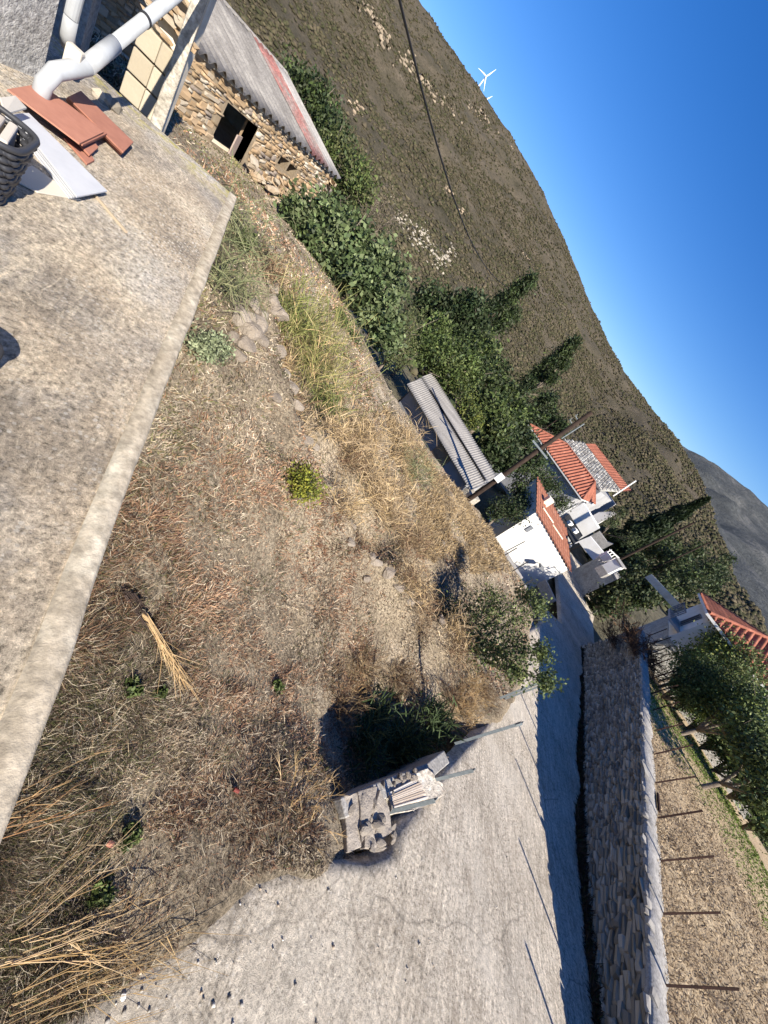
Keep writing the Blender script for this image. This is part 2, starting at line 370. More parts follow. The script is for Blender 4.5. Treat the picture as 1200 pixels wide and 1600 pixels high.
tag(grid_mesh('lot_ground', X, Y, Z, MAT['lot'], keep=keep), kind='structure')
# --- road
def road_mat():
    m = mat('road_concrete', rough=.93); t = NT(m); co = t.co()
    c = t.ramp(t.noise(co, .7, 7, .7, .3), [(.28, (.40, .345, .275)), (.5, (.52, .455, .37)), (.7, (.62, .55, .455))])
    c = t.mix(1.0, c, t.ramp(t.noise(t.mapping(co, (6, .6, 1), (0, 0, .29)), 2.2, 5, .7), [(.35, .72), (.65, 1.22)]), 'MULTIPLY')
    gr = t.noise(co, 17, 7, .9); c = t.mix(1.0, c, t.ramp(gr, [(.38, .30), (.47, .84), (.54, 1.1), (.63, 1.5)]), 'MULTIPLY')
    vo = t.n('ShaderNodeTexVoronoi'); vo.inputs['Scale'].default_value = 21; t.l(co, vo.inputs['Vector'])
    c = t.mix(t.ramp(vo.outputs['Distance'], [(.22, .55), (.36, 0.0)]), c, t.ramp(vo.outputs['Color'], [(.25, (.09, .08, .07)), (.42, (.32, .29, .25)), (.62, (.5, .46, .40)), (.8, (.80, .74, .65))]))
    dv = t.n('ShaderNodeVectorMath', operation='ADD'); nz = t.n('ShaderNodeTexNoise'); nz.inputs['Scale'].default_value = 1.3; t.l(co, nz.inputs['Vector']); sc_ = t.n('ShaderNodeVectorMath', operation='SCALE'); sc_.inputs['Scale'].default_value = .45; t.l(nz.outputs['Color'], sc_.inputs[0]); t.l(co, dv.inputs[0]); t.l(sc_.outputs[0], dv.inputs[1])
    vc = t.n('ShaderNodeTexVoronoi', feature='DISTANCE_TO_EDGE'); vc.inputs['Scale'].default_value = .33; t.l(dv.outputs[0], vc.inputs['Vector']); c = t.mix(t.ramp(vc.outputs['Distance'], [(.0, .5), (.006, 0.0)]), c, (.10, .085, .07))
    st_ = t.ramp(t.noise(t.mapping(co, loc=(1, 2, 9)), .8, 6, .75, 1.2), [(.30, .55), (.45, 0.0)]); c = t.mix(st_, c, (.25, .20, .15))
    pt = t.ramp(t.noise(t.mapping(co, loc=(4, 9, 2)), .45, 5, .65), [(.5, 0.0), (.68, .55)]); c = t.mix(pt, c, (.66, .60, .51))
    wr = t.noise(t.mapping(co, (7, 1.1, 1), (0, 0, .29)), 3.0, 5, .8); t.color(c)
    t.bump(t.math('ADD', t.math('MULTIPLY', gr, 1.0), t.math('MULTIPLY', wr, .5)), .9, .035); return m
MAT['road'] = road_mat()
s_ = np.concatenate([np.arange(-14, 30, .5), np.arange(30, 75, 2.5)]); n_ = np.linspace(-1.2, 11, 40)
base = np.array([9.7, 4.9]); base = base - W * (base @ W)
_e = [PROAD(*q)[:2] for q in [(820, 985), (815, 1040), (795, 1085), (745, 1140), (690, 1195), (612, 1295), (622, 1318), (560, 1335), (530, 1325), (400, 1335), (300, 1410), (180, 1490), (0, 1595)]][::-1]
ES = np.array([(e - base) @ W for e in _e]); EN = np.array([(e - base) @ WN for e in _e]); EN = np.r_[EN[0] + 2, EN, 3.9, 4.3, 2.5, 4.5, 7]; ES = np.maximum.accumulate(np.r_[ES[0] - 4, ES, ES[-1] + 4, 25, 27, 40, 75] + np.arange(len(ES) + 6) * 1e-4)
edge_n = lambda s: np.interp(s, ES, EN)
s_ = np.concatenate([np.arange(-14, 30, .2), np.arange(30, 75, 2.5)])
S, Tn = np.meshgrid(s_, np.linspace(0, 1, 44)); Nn = -1.2 + (edge_n(S) + .06 * (vnoise(S, S * 0, .25, 6) - .5) + 1.2) * Tn
X = base[0] + W[0] * S + WN[0] * Nn; Y = base[1] + W[1] * S + WN[1] * Nn
Z = road_z(X, Y) + .03 * (fbm(X, Y, 2.5, 3, 8) - .5); Z[-1] -= .25
tag(grid_mesh('road', X, Y, Z, MAT['road']), kind='structure')
# --- field behind the right-hand wall
WT = -3.3
wb = base; wall_pt = lambda s, n=0.0: wb + W * s - WN * n           # n>0: into the field
FIELD_MAT = mottled('field_soil', [(.28, (.24, .175, .11)), (.5, (.36, .275, .175)), (.72, (.46, .365, .24))], .6, .8, 14, fine=11, dist=.05)
def field_h(s, n):
    return WT + .02 - .0 * n - .09 * np.clip(n - 5.5, 0, 60) + .25 * (fbm(s, n, 2.2, 4, 12) - .5) * np.clip((n - .6) / 1.5, 0, 1) - .12 * np.clip(s - 20, 0, 40)
S, Nn = np.meshgrid(np.arange(-14, 34, .4), np.concatenate([np.arange(.30, 10, .3), np.arange(10, 34, 1.5)]))
X = wb[0] + W[0] * S - WN[0] * Nn; Y = wb[1] + W[1] * S - WN[1] * Nn
tag(grid_mesh('field', X, Y, field_h(S, Nn), FIELD_MAT), kind='structure')
# --- valley, hillside, far mountain, ground
VAL_MAT = mottled('valley_soil', [(.3, (.07, .065, .04)), (.55, (.13, .115, .075)), (.75, (.21, .18, .12))], .12, .8, 2.5, fine=.9, dist=.4)
az = np.radians(np.linspace(-100, 100, 161)); r_ = np.concatenate([np.linspace(16, 70, 40), np.linspace(75, 420, 40)])
AZ, RR = np.meshgrid(az, r_)
def valley_h(a, r):
    ad = np.degrees(a); z0 = np.interp(ad, [-100, -60, -40, -20, 0, 12, 25, 40, 100], [-3.5, -4, -5, -6.5, -7.5, -8, -8.6, -7, -7])
    bm = np.clip(1 - np.abs(ad - 27) / 19, 0, 1); bm = np.clip(bm * 2.2, 0, 1); t = np.clip((r - 16 - 85 * bm) / (400 - 85 * bm), 0, 1); x = np.sin(a) * r; y = np.cos(a) * r
    return z0 + (-42 - z0) * (1 - (1 - t) ** 1.15) + 1.4 * (fbm(x, y, 14, 4, 21) - .5) * np.clip((r - 16) / 25, 0, 1)
X = np.sin(AZ) * RR; Y = np.cos(AZ) * RR
tag(grid_mesh('valley_ground', X, Y, valley_h(AZ, RR), VAL_MAT), kind='structure')
RID_AZ = [-110, -70, -50, -36.7, -28.3, -23.1, -16.9, -10.4, -2.8, 4.8, 10.5, 15.7, 21, 27.3, 33.8, 40, 60]
RID_EL = [7, 8.5, 9.4, 10.1, 10.5, 10.6, 10.2, 9.1, 7.4, 6.1, 5.9, 5.8, 4.9, 2.7, .3, -2.5, -3.5]
def hill_rt(a, t):
    ad = np.degrees(a); el = np.interp(ad, RID_AZ, RID_EL); rr = np.interp(ad, [-110, -20, 10, 25, 35, 60], [1500, 1450, 1150, 800, 560, 500])
    zr = 1.55 + rr * np.tan(np.radians(el)); r0 = 385.0; z0 = -41.5
    r = r0 + (rr - r0) * t; f = t ** 1.02; z = z0 + (zr - z0) * f
    x = np.sin(a) * r; y = np.cos(a) * r
    amp = np.clip(t * 3, 0, 1) * np.clip((1 - t) * 5, 0, 1)
    z = z + amp * (70 * (fbm(x, y, 330, 3, 31) - .5) + 22 * (fbm(x, y, 70, 4, 33) - .5))
    z = z + 7 * (fbm(ad * 6, ad * 0, 10, 4, 37) - .5) * np.clip((t - .75) * 4, 0, 1)
    back = np.clip(t - 1, 0, 1); z = np.where(t > 1, zr - back * 300, z)
    return x, y, z
def hill_mat(name, tint=1.0):
    m = mat(name, rough=.97); t = NT(m); co = t.co()
    c = t.ramp(t.noise(co, .018, 8, .7), [(.28, (.048, .043, .026)), (.45, (.082, .070, .046)), (.58, (.11, .09, .062)), (.72, (.165, .135, .098)), (.82, (.25, .205, .16))])
    c = t.mix(1.0, c, t.ramp(t.noise(co, .35, 4, .8), [(.3, .5), (.5, .95), (.7, 1.4)]), 'MULTIPLY')
    t.color(c); t.bump(t.noise(co, .3, 5, .8), 1.0, 3.0); return m
MAT['hill'] = hill_mat('hill')
A_, T_ = np.meshgrid(np.radians(np.linspace(-110, 60, 340)), np.concatenate([np.linspace(0, 1, 110), [1.15, 1.5]]))
X, Y, Z = hill_rt(A_, T_)
tag(grid_mesh('hillside', X, Y, Z, MAT['hill']), kind='structure')
def far_rt(a, t):
    ad = np.degrees(a); el = np.interp(ad, [5, 15.7, 18.2, 21.9, 25.7, 32, 40, 52, 80, 110], [4, 5.8, 6.7, 7.5, 8.0, 8.6, 9, 8, 6, 5]); rr = 4200; zr = 1.55 + rr * np.tan(np.radians(el))
    r = 900 + (rr - 900) * t; x = np.sin(a) * r; y = np.cos(a) * r
    z = -60 + (zr + 60) * t ** 1.15; amp = np.clip(t * 3, 0, 1) * np.clip((1 - t) * 5, 0, 1)
    z = z + amp * (300 * (fbm(x, y, 1000, 3, 41) - .5) + 110 * (fbm(x, y, 260, 4, 43) - .5)) + 30 * (fbm(ad * 5, ad * 0, 10, 4, 47) - .5) * np.clip((t - .7) * 4, 0, 1)
    return x, y, np.where(t > 1, zr - (t - 1) * 900, z)
def far_mat():
    m = mat('far_mountain', rough=.97); t = NT(m); co = t.co()
    c = t.ramp(t.noise(co, .003, 8, .7), [(.3, (.055, .06, .062)), (.5, (.085, .09, .09)), (.6, (.14, .14, .135)), (.74, (.24, .23, .21))])  # bluish grey of distance haze is put into the rock colour
    c = t.mix(1.0, c, t.ramp(t.noise(co, .05, 5, .8), [(.3, .6), (.5, 1.0), (.7, 1.3)]), 'MULTIPLY')
    t.color(c); t.bump(t.noise(co, .04, 5, .8), 1.0, 20); return m
A_, T_ = np.meshgrid(np.radians(np.linspace(5, 110, 200)), np.concatenate([np.linspace(0, 1, 90), [1.3]]))
X, Y, Z = far_rt(A_, T_)
tag(grid_mesh('far_mountain', X, Y, Z, far_mat()), kind='structure')
az = np.radians(np.linspace(0, 360, 73)); r_ = np.array([0, 40, 150, 400, 1000, 3000, 9000.])
AZ, RR = np.meshgrid(az, r_); tag(grid_mesh('ground', np.sin(AZ) * RR, np.cos(AZ) * RR, np.full(AZ.shape, -62.0), VAL_MAT), kind='structure')
# ------------------------------------------------------------------ stone walls
def stone_variant(i):
    r = random.Random(i); j = lambda a: r.uniform(-a, a)
    vs = [(sx * .5, -.5, sz * .5) for sx, sz in ((-1, -1), (1, -1), (1, 1), (-1, 1))]
    vs += [(sx * (.5 + j(.03)), .15 + j(.12), sz * (.5 + j(.06))) for sx, sz in ((-1, -1), (1, -1), (1, 1), (-1, 1))]
    vs += [(sx * (.40 + j(.08)), .5 + j(.12), sz * (.34 + j(.1))) for sx, sz in ((-1, -1), (1, -1), (1, 1), (-1, 1))]
    fs = [(8, 11, 10, 9)]
    for b in (0, 4):
        for k in range(4): fs.append((b + k, b + 4 + k, b + 4 + (k + 1) % 4, b + (k + 1) % 4))
    return vs, fs
SV = [stone_variant(i) for i in range(12)]
def stone_meshes(name, m):
    out = []
    for vs, fs in SV:
        me = bpy.data.meshes.new(name); me.from_pydata(vs, [], fs); me.materials.append(m); out.append(me)
    return out
def lay_stones(parent, name, recs, m_obj, cols, limit=300):
    """recs: (centre, along, out, up, sx, sy, sz); biggest on screen become objects, the rest one part"""
    recs = [(c, a, o, u, sx, sy, sz) for c, a, o, u, sx, sy, sz in recs]
    C = np.array([r[0] for r in recs]); pr = proj(C); vis = (pr[:, 2] > .3) & (pr[:, 0] > -20) & (pr[:, 0] < 1220) & (pr[:, 1] > -20) & (pr[:, 1] < 1620)
    size = np.array([max(r[4], .5) * r[6] / max(p[2], .3) ** 2 if v else -1 for r, p, v in zip(recs, pr, vis)])
    order = np.argsort(-size); big = set(order[:limit].tolist()); mes = stone_meshes(name, m_obj); VV = []; FF = []; CC = []; nb = 0
    inv = Matrix.LocRotScale(parent.location, parent.rotation_euler, parent.scale).inverted() if parent else None
    for i, (c, a, o, u, sx, sy, sz) in enumerate(recs):
        k = random.randrange(12)
        if i in big and size[i] > 0:
            ob = bpy.data.objects.new(name, mes[k]); COL.objects.link(ob)
            ob.matrix_basis = Matrix(((a[0] * sx, o[0] * sy, u[0] * sz, c[0]), (a[1] * sx, o[1] * sy, u[1] * sz, c[1]), (a[2] * sx, o[2] * sy, u[2] * sz, c[2]), (0, 0, 0, 1)))
            if parent: ob.parent = parent; ob.matrix_parent_inverse = inv
        else:
            v = np.array(SV[k][0]); P = np.array(c) + v[:, :1] * sx * np.array(a) + v[:, 1:2] * sy * np.array(o) + v[:, 2:] * sz * np.array(u)
            VV.append(P); FF.append(np.array(SV[k][1]) + nb); nb += len(v); CC.append(np.repeat([cols[random.randrange(len(cols))]], len(v), 0) * random.uniform(.75, 1.2))
    if VV:
        ob = link(name + '_courses', npmesh(name + '_courses', np.vstack(VV), np.vstack(FF), 4, np.vstack(CC)), MAT['stonecol'], parent); ob['kind'] = 'stuff'
def courses(L, zlo, zhi, hmin, hmax, lmin, lmax, skip=None, r=random):
    """yield (u centre, z centre, len, height); zlo is a function of u"""
    zmin = min(zlo(u) for u in np.linspace(0, L, 30)); z = zhi if not callable(zhi) else max(zhi(u) for u in np.linspace(0, L, 30))
    while z > zmin:
        h = r.uniform(hmin, hmax); u = -r.uniform(0, lmax)
        while u < L:
            l = r.uniform(lmin, lmax) * (1 if r.random() < .8 else 1.5); uc = u + l / 2; zc = z - h / 2 + r.uniform(-.012, .012)
            top = zhi if not callable(zhi) else zhi(uc)
            if zc > zlo(uc) - h and zc < top and not (skip and skip(uc, zc)): yield uc, zc, l, h * r.uniform(.9, 1.08)
            u += l
        z -= h
A3 = lambda v: np.array([v[0], v[1], 0.0])
GREYST = [(.27, .24, .20), (.33, .30, .25), (.20, .18, .155), (.41, .37, .31), (.29, .25, .195)]
MAT['greystone'] = objrand('greystone', [(.1, (.17, .15, .12)), (.5, (.32, .28, .22)), (.9, (.50, .44, .35))], 25, .6, nscale=14)
MAT['ochrestone'] = objrand('ochrestone', [(.1, (.19, .135, .085)), (.3, (.31, .215, .125)), (.55, (.37, .27, .175)), (.75, (.34, .29, .225)), (.95, (.47, .41, .33))], 25, .6, nscale=14)
OCHRE = [(.25, .18, .11), (.35, .245, .15), (.39, .30, .20), (.42, .37, .30), (.30, .21, .125), (.24, .20, .17)]
# right-hand retaining wall
RW0, RW1 = -6.0, 28.5
o0 = wall_pt(RW0); rw = thing('stone_wall', 'long dry stone retaining wall in shade along the right of the road', 'wall', (*o0, float(road_z(*o0))))
mb = MB(); pts = []
for s in np.arange(RW0, RW1, 1.5):
    e = min(s + 1.5, RW1); a, b, c, d = wall_pt(s, .10), wall_pt(e, .10), wall_pt(e, .62), wall_pt(s, .62); zf = lambda p: float(road_z(*p)) - .3
    mb.hexa([(*a, zf(a)), (*d, zf(a)), (*c, zf(b)), (*b, zf(b))], [(*a, WT - .06), (*d, WT - .06), (*c, WT - .06), (*b, WT - .06)])
mb.build('wall_core', mottled('mortar_dark', [(.3, (.05, .048, .045)), (.7, (.11, .105, .10))], 6, .6, 20), rw)
recs = []
for u, z, l, h in courses(RW1 - RW0, lambda u: float(road_z(*wall_pt(RW0 + u))) - .05, WT - .05, .05, .135, .14, .5):
    bt = .05 * (WT - z); p = wall_pt(RW0 + u, .03 - bt + random.uniform(-.03, .03)); an, tw = random.gauss(0, .07), random.gauss(0, .12); up_ = np.array([0, 0, 1.]) * math.cos(an) - A3(W) * math.sin(an); al_ = A3(W) * math.cos(an) + np.array([0, 0, 1.]) * math.sin(an); out = A3(WN) * math.cos(tw) + al_ * math.sin(tw); al_ = al_ * math.cos(tw) - A3(WN) * math.sin(tw)
    recs.append(((p[0], p[1], z), al_, out, up_, l * 1.0, .22, h * random.uniform(.85, 1.05)))
lay_stones(rw, 'stone', recs, MAT['greystone'], GREYST)
# pale cap with an uneven edge
n = 170; vs = []; fs = []
for i, s in enumerate(np.linspace(RW0, RW1, n)):
    j = .05 * (vnoise(s, 0, .35, 3) - .5) + .03 * (vnoise(s, 2, .12, 4) - .5)
    for nn, zz in ((-.06 + j, WT - .09), (-.07 + j, WT - .01), (-.02 + j, WT + .03 + j * .4), (.22, WT + .045), (.42 + .18 * (vnoise(s, 7, .5, 9) - .5), WT + .03), (.66, WT - .08)):
        p = wall_pt(s, nn); vs.append((p[0], p[1], zz + .01 * (vnoise(s, nn * 9, .2, 5) - .5)))
for i in range(n - 1):
    for j in range(5): fs.append((i * 6 + j, i * 6 + j + 1, (i + 1) * 6 + j + 1, (i + 1) * 6 + j))
CAPM = mottled('cap', [(.3, (.25, .24, .22)), (.5, (.34, .32, .295)), (.75, (.43, .41, .375))], 2.2, .6, 25, fine=18)
link('wall_cap', npmesh('wall_cap', np.array(vs), np.array(fs), 4), CAPM, rw)
capst = []
for s in np.arange(RW0, RW1, .22):
    if random.random() < .75:
        p = wall_pt(s, random.uniform(-.08, .06)); a = random.uniform(-.4, .4)
        al = np.array([W[0] * math.cos(a) - W[1] * math.sin(a), W[0] * math.sin(a) + W[1] * math.cos(a), 0])
        capst.append(((p[0], p[1], WT + random.uniform(-.04, .03)), al, np.cross((0, 0, 1), al), np.array([0, 0, 1.]), random.uniform(.1, .28), random.uniform(.1, .2), random.uniform(.04, .1)))
lay_stones(rw, 'cap_stone', capst, objrand('palestone', [(.1, (.2, .185, .165)), (.9, (.42, .39, .345))], 25, .6, nscale=14), [(.3, .28, .25), (.38, .36, .32)], limit=120)
# fence posts on that wall (angle irons)
RP = [((1040, 1538), (1152, 1541)), ((1035.7, 1426), (1124, 1421.7)), ((1032.3, 1343.7), (1115.3, 1336.7)), ((1028.3, 1277), (1098.3, 1265.7)), ((1023.3, 1222.3), (1086.7, 1212.7)), ((1021.7, 1178), (1083.7, 1165.5)), ((1021.7, 1141.2), (1066.2, 1130)), ((1020, 1109.5), (1062.5, 1097.5)), ((1018.7, 1083), (1058.7, 1069)), ((1017.5, 1060.5), (1056, 1050)), ((1015.5, 1040.5), (1052, 1029)), ((1015, 1022), (1050, 1012)), ((1014.5, 1007), (1048, 994)), ((1014, 993), (1042, 982))]
def iron(h, w=.05):
    mb = MB(); t = .008
    mb.box((0, w / 2 - t / 2, h / 2), (w, t, h)); mb.box((w / 2 - t / 2, -t / 2, h / 2), (t, w - t, h)); return mb
ORD = ['nearest', 'second nearest', 'third nearest', 'fourth nearest', 'fifth nearest', 'sixth nearest', 'seventh nearest', 'eighth nearest', 'ninth nearest', 'tenth nearest', 'eleventh nearest', 'third from the far end', 'second from the far end', 'farthest']
for i, (b, t) in enumerate(RP):
    q = PZ(*b, WT + .03); d = math.hypot(q[0], q[1]); h = (ray(*t)[2] - ray(*b)[2]) * d
    h = max(.85, min(1.25, h)) if i > 5 else h
    o = iron(h + .05, .05).build('fence_post', MAT['rust']); o.location = (q[0], q[1], WT - .02); o.rotation_euler = (random.uniform(-.03, .03), random.uniform(-.03, .03), math.radians(-106 + random.uniform(-8, 8)))
    tag(o, ORD[i] + ' rusty iron fence post standing on the right-hand wall cap', 'fence post', 'rusty fence posts on the right-hand wall')
for k, s in enumerate((6.55, 5.05, 3.5)):
    p = wall_pt(s, .32); o = iron(1.25, .05).build('fence_post', MAT['rust']); o.location = (*p, WT - .02); o.rotation_euler = (0, 0, math.radians(-106)); tag(o, ['first', 'second', 'third'][k] + ' unseen fence post nearer than the nearest visible one on the wall cap', 'fence post', 'rusty fence posts on the right-hand wall')
# lying bar between the posts on the wall
p, q = PZ(1028, 1240, WT + .07), PZ(1030, 1268, WT + .07)
o = MB().bar(p, q, .06, .05).build('iron_offcut', MAT['rust'], loc=p); tag(o, 'short rusty iron bar lying on the right-hand wall cap between two posts', 'iron bar')
# ------------------------------------------------------------------ lot edge: wall, step slabs, posts
def lotedge(px, py, up=0.0): return PROAD(px, py, up)
WA = [PROAD(*q) for q in [(533, 1240), (640, 1196), (690, 1185), (800, 1075)]]
lw = thing('lot_wall', 'low concrete wall holding the road above the weedy lot', 'wall', PROAD(620, 1240))
mb = MB(); PP = [PROAD(532, 1246), PROAD(605, 1216), PROAD(668, 1192), PROAD(694, 1172)]
for a, b in zip(PP[:-1], PP[1:]):
    d = (b - a)[:2]; d = d / np.linalg.norm(d); nrm = np.array([-d[1], d[0]]); e = .0
    q = [a[:2] - d * e, b[:2] + d * e, b[:2] + d * e - nrm * .24, a[:2] - d * e - nrm * .24]
    mb.hexa([(*q[0], -5.6), (*q[3], -5.6), (*q[2], -5.6), (*q[1], -5.6)], [(*q[0], a[2] + .0), (*q[3], a[2] + .02), (*q[2], b[2] + .02), (*q[1], b[2])])
mb.build('wall_body', CAPM, lw, bevel=.02)
# pier of hollow clay bricks laid on the wall end
def block(c, ax, size, name, m, parent=None, bev=.006):
    return MB().box(c, size, (ax[0], ax[1], 0)).build(name, m, parent, bevel=bev)
b0 = PROAD(604, 1262, .0); b1 = PROAD(668, 1205, .0); ax = (b1 - b0)[:2] / np.linalg.norm((b1 - b0)[:2])
pier = thing('brick_pier', 'low pier of pale hollow bricks between two short posts', 'pier', (b0 + b1) / 2)
bm_ = objrand('palebrick', [(.1, (.46, .36, .27)), (.5, (.58, .50, .42)), (.9, (.68, .64, .58))], 30, .4, nscale=9)
L = np.linalg.norm((b1 - b0)[:2]); nrm = np.array([-ax[1], ax[0]])
if nrm @ WN > 0: nrm = -nrm
PIER = [(598, 1234), (632, 1216), (662, 1202), (684, 1226), (690, 1244), (660, 1262), (610, 1274)]; PIT = [(608, 1238), (655, 1214), (676, 1245), (614, 1263)]
STEPR = []; PIERR = []; mid_ = lambda p, q, t: np.array(p) * (1 - t) + np.array(q) * t
# loose flat stones forming the step at the wall's left end
stm = objrand('stepstone', [(.1, (.16, .14, .12)), (.45, (.30, .26, .22)), (.9, (.46, .41, .35))], 12, 1.0, nscale=9, amt=.75, dist=.03)
st = thing('stone_step', 'stacked rough stone slabs at the end of the low lot wall', 'step', PROAD(575, 1290))
def rough_slab(poly_px, z_up, th, name, m, parent):
    pts = [PROAD(*q, off=z_up) for q in poly_px]; ce = sum(pts) / len(pts); mb = MB(); P = []
    for i in range(len(pts)):
        a, b = pts[i], pts[(i + 1) % len(pts)]
        for t in (0, .35, .7):
            q = a + (b - a) * t; d = (q - ce); P.append(q[:2] + d[:2] * random.uniform(-.06, .06))
    zt = [ce[2] + random.uniform(-.015, .015) for _ in P]
    mb.prism([tuple(p) for p in P], [ce[2] - th] * len(P), zt); return mb.build(name, m, parent, bevel=.012)
rough_slab([(538, 1243), (558, 1238), (566, 1322), (546, 1330)], .0, .4, 'slab', stm, st)
rough_slab([(560, 1238), (588, 1228), (578, 1290), (568, 1318)], .05, .5, 'slab', stm, st)
rough_slab([(592, 1232), (606, 1262), (612, 1300), (590, 1322), (580, 1290)], .03, .5, 'slab', stm, st)
rough_slab([(570, 1296), (580, 1294), (590, 1324), (572, 1326)], .02, .4, 'slab', stm, st)
rough_slab(PIER, .03, .5, 'render_body', mottled('pier_render', [(.3, (.32, .27, .22)), (.5, (.50, .45, .38)), (.72, (.66, .62, .55))], 6, .9, 18, fine=14, dist=.03), pier)
A0, A1, A2, A3_ = [PROAD(*q, off=.045) for q in PIT]
for j in range(10):
    t0, t1 = (j + .06) / 10, (j + .94) / 10; q = [mid_(A0, A3_, t0), mid_(A1, A2, t0), mid_(A1, A2, t1), mid_(A0, A3_, t1)]; dz = random.uniform(-.008, .01)
    MB().hexa([p - np.array([0, 0, .05]) for p in q], [p + np.array([0, 0, dz]) for p in q]).build('brick', bm_, pier, bevel=.004)
for _k in range(14):
    tt = random.random(); q = PROAD(600 + 58 * tt + random.uniform(-8, 8), 1232 - 30 * tt + random.uniform(-7, 7), .04); PIERR.append(q)
for _k in range(34):
    q = PROAD(random.uniform(536, 616), random.uniform(1236, 1326), random.uniform(-.05, .05)); STEPR.append(q)
def angle_post(base, top, label, z_up=0.0, w=.06, m='steel', extra=None):
    q = PROAD(*base, off=z_up); d = math.hypot(q[0], q[1]); tp = PD(*top, d); mb = MB()
    ax = np.array(tp) - q; h = np.linalg.norm(ax); az_ = ax / h
    mb.box(q + ax / 2 + np.array([0, 0, -.03]), (w, .008, h + .06), (1, -.3, 0), None, az_); mb.box(q + ax / 2 + np.array([.3, 1, 0]) * (w / 2) * .95, (.008, w, h + .06), (1, -.3, 0), None, az_)
    if extra: extra(mb, q, tp)
    o = mb.build('angle_post', MAT[m], loc=q); tag(o, label, 'post', 'steel posts along the lot edge'); return q, tp
angle_post((610, 1268), (679, 1251), 'short grey angle iron post at the near end of the brick pier')
angle_post((673, 1220), (739, 1204), 'short grey angle iron post at the far end of the brick pier')
def foot(mb, q, tp): mb.box(tp + np.array([0, 0, -.06]), (.05, .05, .12))
angle_post((714, 1161), (815, 1130), 'tall grey angle iron post on the dusty lot edge before the leafy tree', extra=foot)
angle_post((771, 1095), (862, 1059), 'tall grey angle iron post of a close pair, on its left side', w=.07)
angle_post((778, 1096), (855, 1068), 'tall grey angle iron post of a close pair, on its right side', w=.05)
kb = PROAD(768, 1086); o = MB().box(kb + np.array([0, 0, .03]), (.5, .14, .16), (ray(760, 1070) - ray(772, 1095))[:2].tolist() + [0]).build('concrete_block', MAT['white'], loc=kb, bevel=.01)
tag(o, 'pale concrete block at the foot of the paired lot posts', 'block')
FAR = [((781, 872), (808, 856)), ((794, 897), (826, 877)), ((803, 925), (833, 905)), ((812, 945), (843, 925)), ((796, 858), (820, 846)), ((800, 972), (838, 950))]
LB = ['thin post at the far lot edge before the white house wall, nearest its left corner', 'thin post at the far lot edge standing before the white wall middle', 'thin post standing at the far lot edge left of the yard steps', 'thin post standing on the far lot edge near the road shadow', 'thin post close under the left end of the white house wall', 'thin post among the leaves of the tree by the road']
for (b, t), lb in zip(FAR, LB):
    q = PZ(*b, -6.55); d = math.hypot(q[0], q[1]); tp = PD(*t, d); o = MB().bar(q - np.array([0, 0, .4]), tp, .05).build('fence_post', MAT['blackmetal'], loc=q); tag(o, lb, 'fence post', 'thin posts at the far lot edge')
# ------------------------------------------------------------------ stone building by the terrace
FX = -14.2; Y0, Y1 = 8.2, 20.2; EZ = -.35; BZ = -3.2
sb = thing('stone_house', 'old rubble stone house with corrugated roof and dark doorway beyond the terrace', 'house', (FX, 14, BZ))
# openings located on the facade plane x = FX
def fac(px, py): r = ray(px, py); t = FX / r[0]; return r[1] * t, r[2] * t + ZC
dq = [fac(*q) for q in [(358, 166), (394, 202), (339, 216), (372, 246)]]
DY0, DY1 = min(dq[0][0], dq[2][0]), max(dq[1][0], dq[3][0]); DZ1 = (dq[0][1] + dq[1][1]) / 2; DZ0 = (dq[2][1] + dq[3][1]) / 2 - .25; DZ1 += .12; DY0 -= .1; DY1 += .2
holes = []
for q in [(442, 255), (455, 267), (457, 298)]:
    y, z = fac(*q); holes.append((y - .28, y + .28, z - .2, z + .2))
OPN = [(DY0, DY1, DZ0, DZ1)] + holes
skip = lambda u, z: any(a - .12 < Y0 + u < b + .12 and c - .04 < z < d + .04 for a, b, c, d in OPN)
mb = MB()
ys = sorted({Y0, Y1, *[v for o_ in OPN for v in o_[:2]]})
for a, b in zip(ys[:-1], ys[1:]):
    cuts = sorted([(c, d) for y0, y1, c, d in OPN if y0 <= (a + b) / 2 <= y1]); z = BZ
    for c, d in cuts + [(EZ - .02, None)]:
        if c > z: mb.box((FX - .24, (a + b) / 2, (z + c) / 2), (.5, b - a, c - z))
        if d is not None: z = max(z, d)
mb.build('wall', mottled('mortar', [(.3, (.17, .13, .09)), (.7, (.29, .235, .165))], 5, .7, 20), sb)
mb = MB(); mb.box((FX - 4.6, Y1 - .25, (BZ + EZ) / 2), (8, .5, EZ - BZ - .05)); mb.box((FX - 4.6, Y0 + .25, (BZ + EZ) / 2), (8, .5, EZ - BZ - .05)); mb.box((FX - 8.8, (Y0 + Y1) / 2, (BZ + EZ) / 2), (.5, Y1 - Y0, EZ - BZ - .05)); mb.box((FX - 4.7, (Y0 + Y1) / 2, BZ + .6), (7.7, Y1 - Y0 - 1, .1))
mb.build('rear_wall', MAT['plaster'], sb)
recs = []
for u, z, l, h in courses(Y1 - Y0, lambda u: BZ, EZ - .06, .06, .2, .1, .42, skip):
    an = random.gauss(0, .10); l *= random.uniform(.8, 1.25); h *= random.uniform(.75, 1.35); z += random.uniform(-.04, .04); recs.append(((FX - .055 + random.uniform(-.02, .02), Y0 + u, z), np.array([0, math.cos(an), math.sin(an)]), np.array([1., 0, 0]), np.array([0, -math.sin(an), math.cos(an)]), l * .99, .2, h * 1.0))
lay_stones(sb, 'stone', recs, MAT['ochrestone'], OCHRE, limit=280)
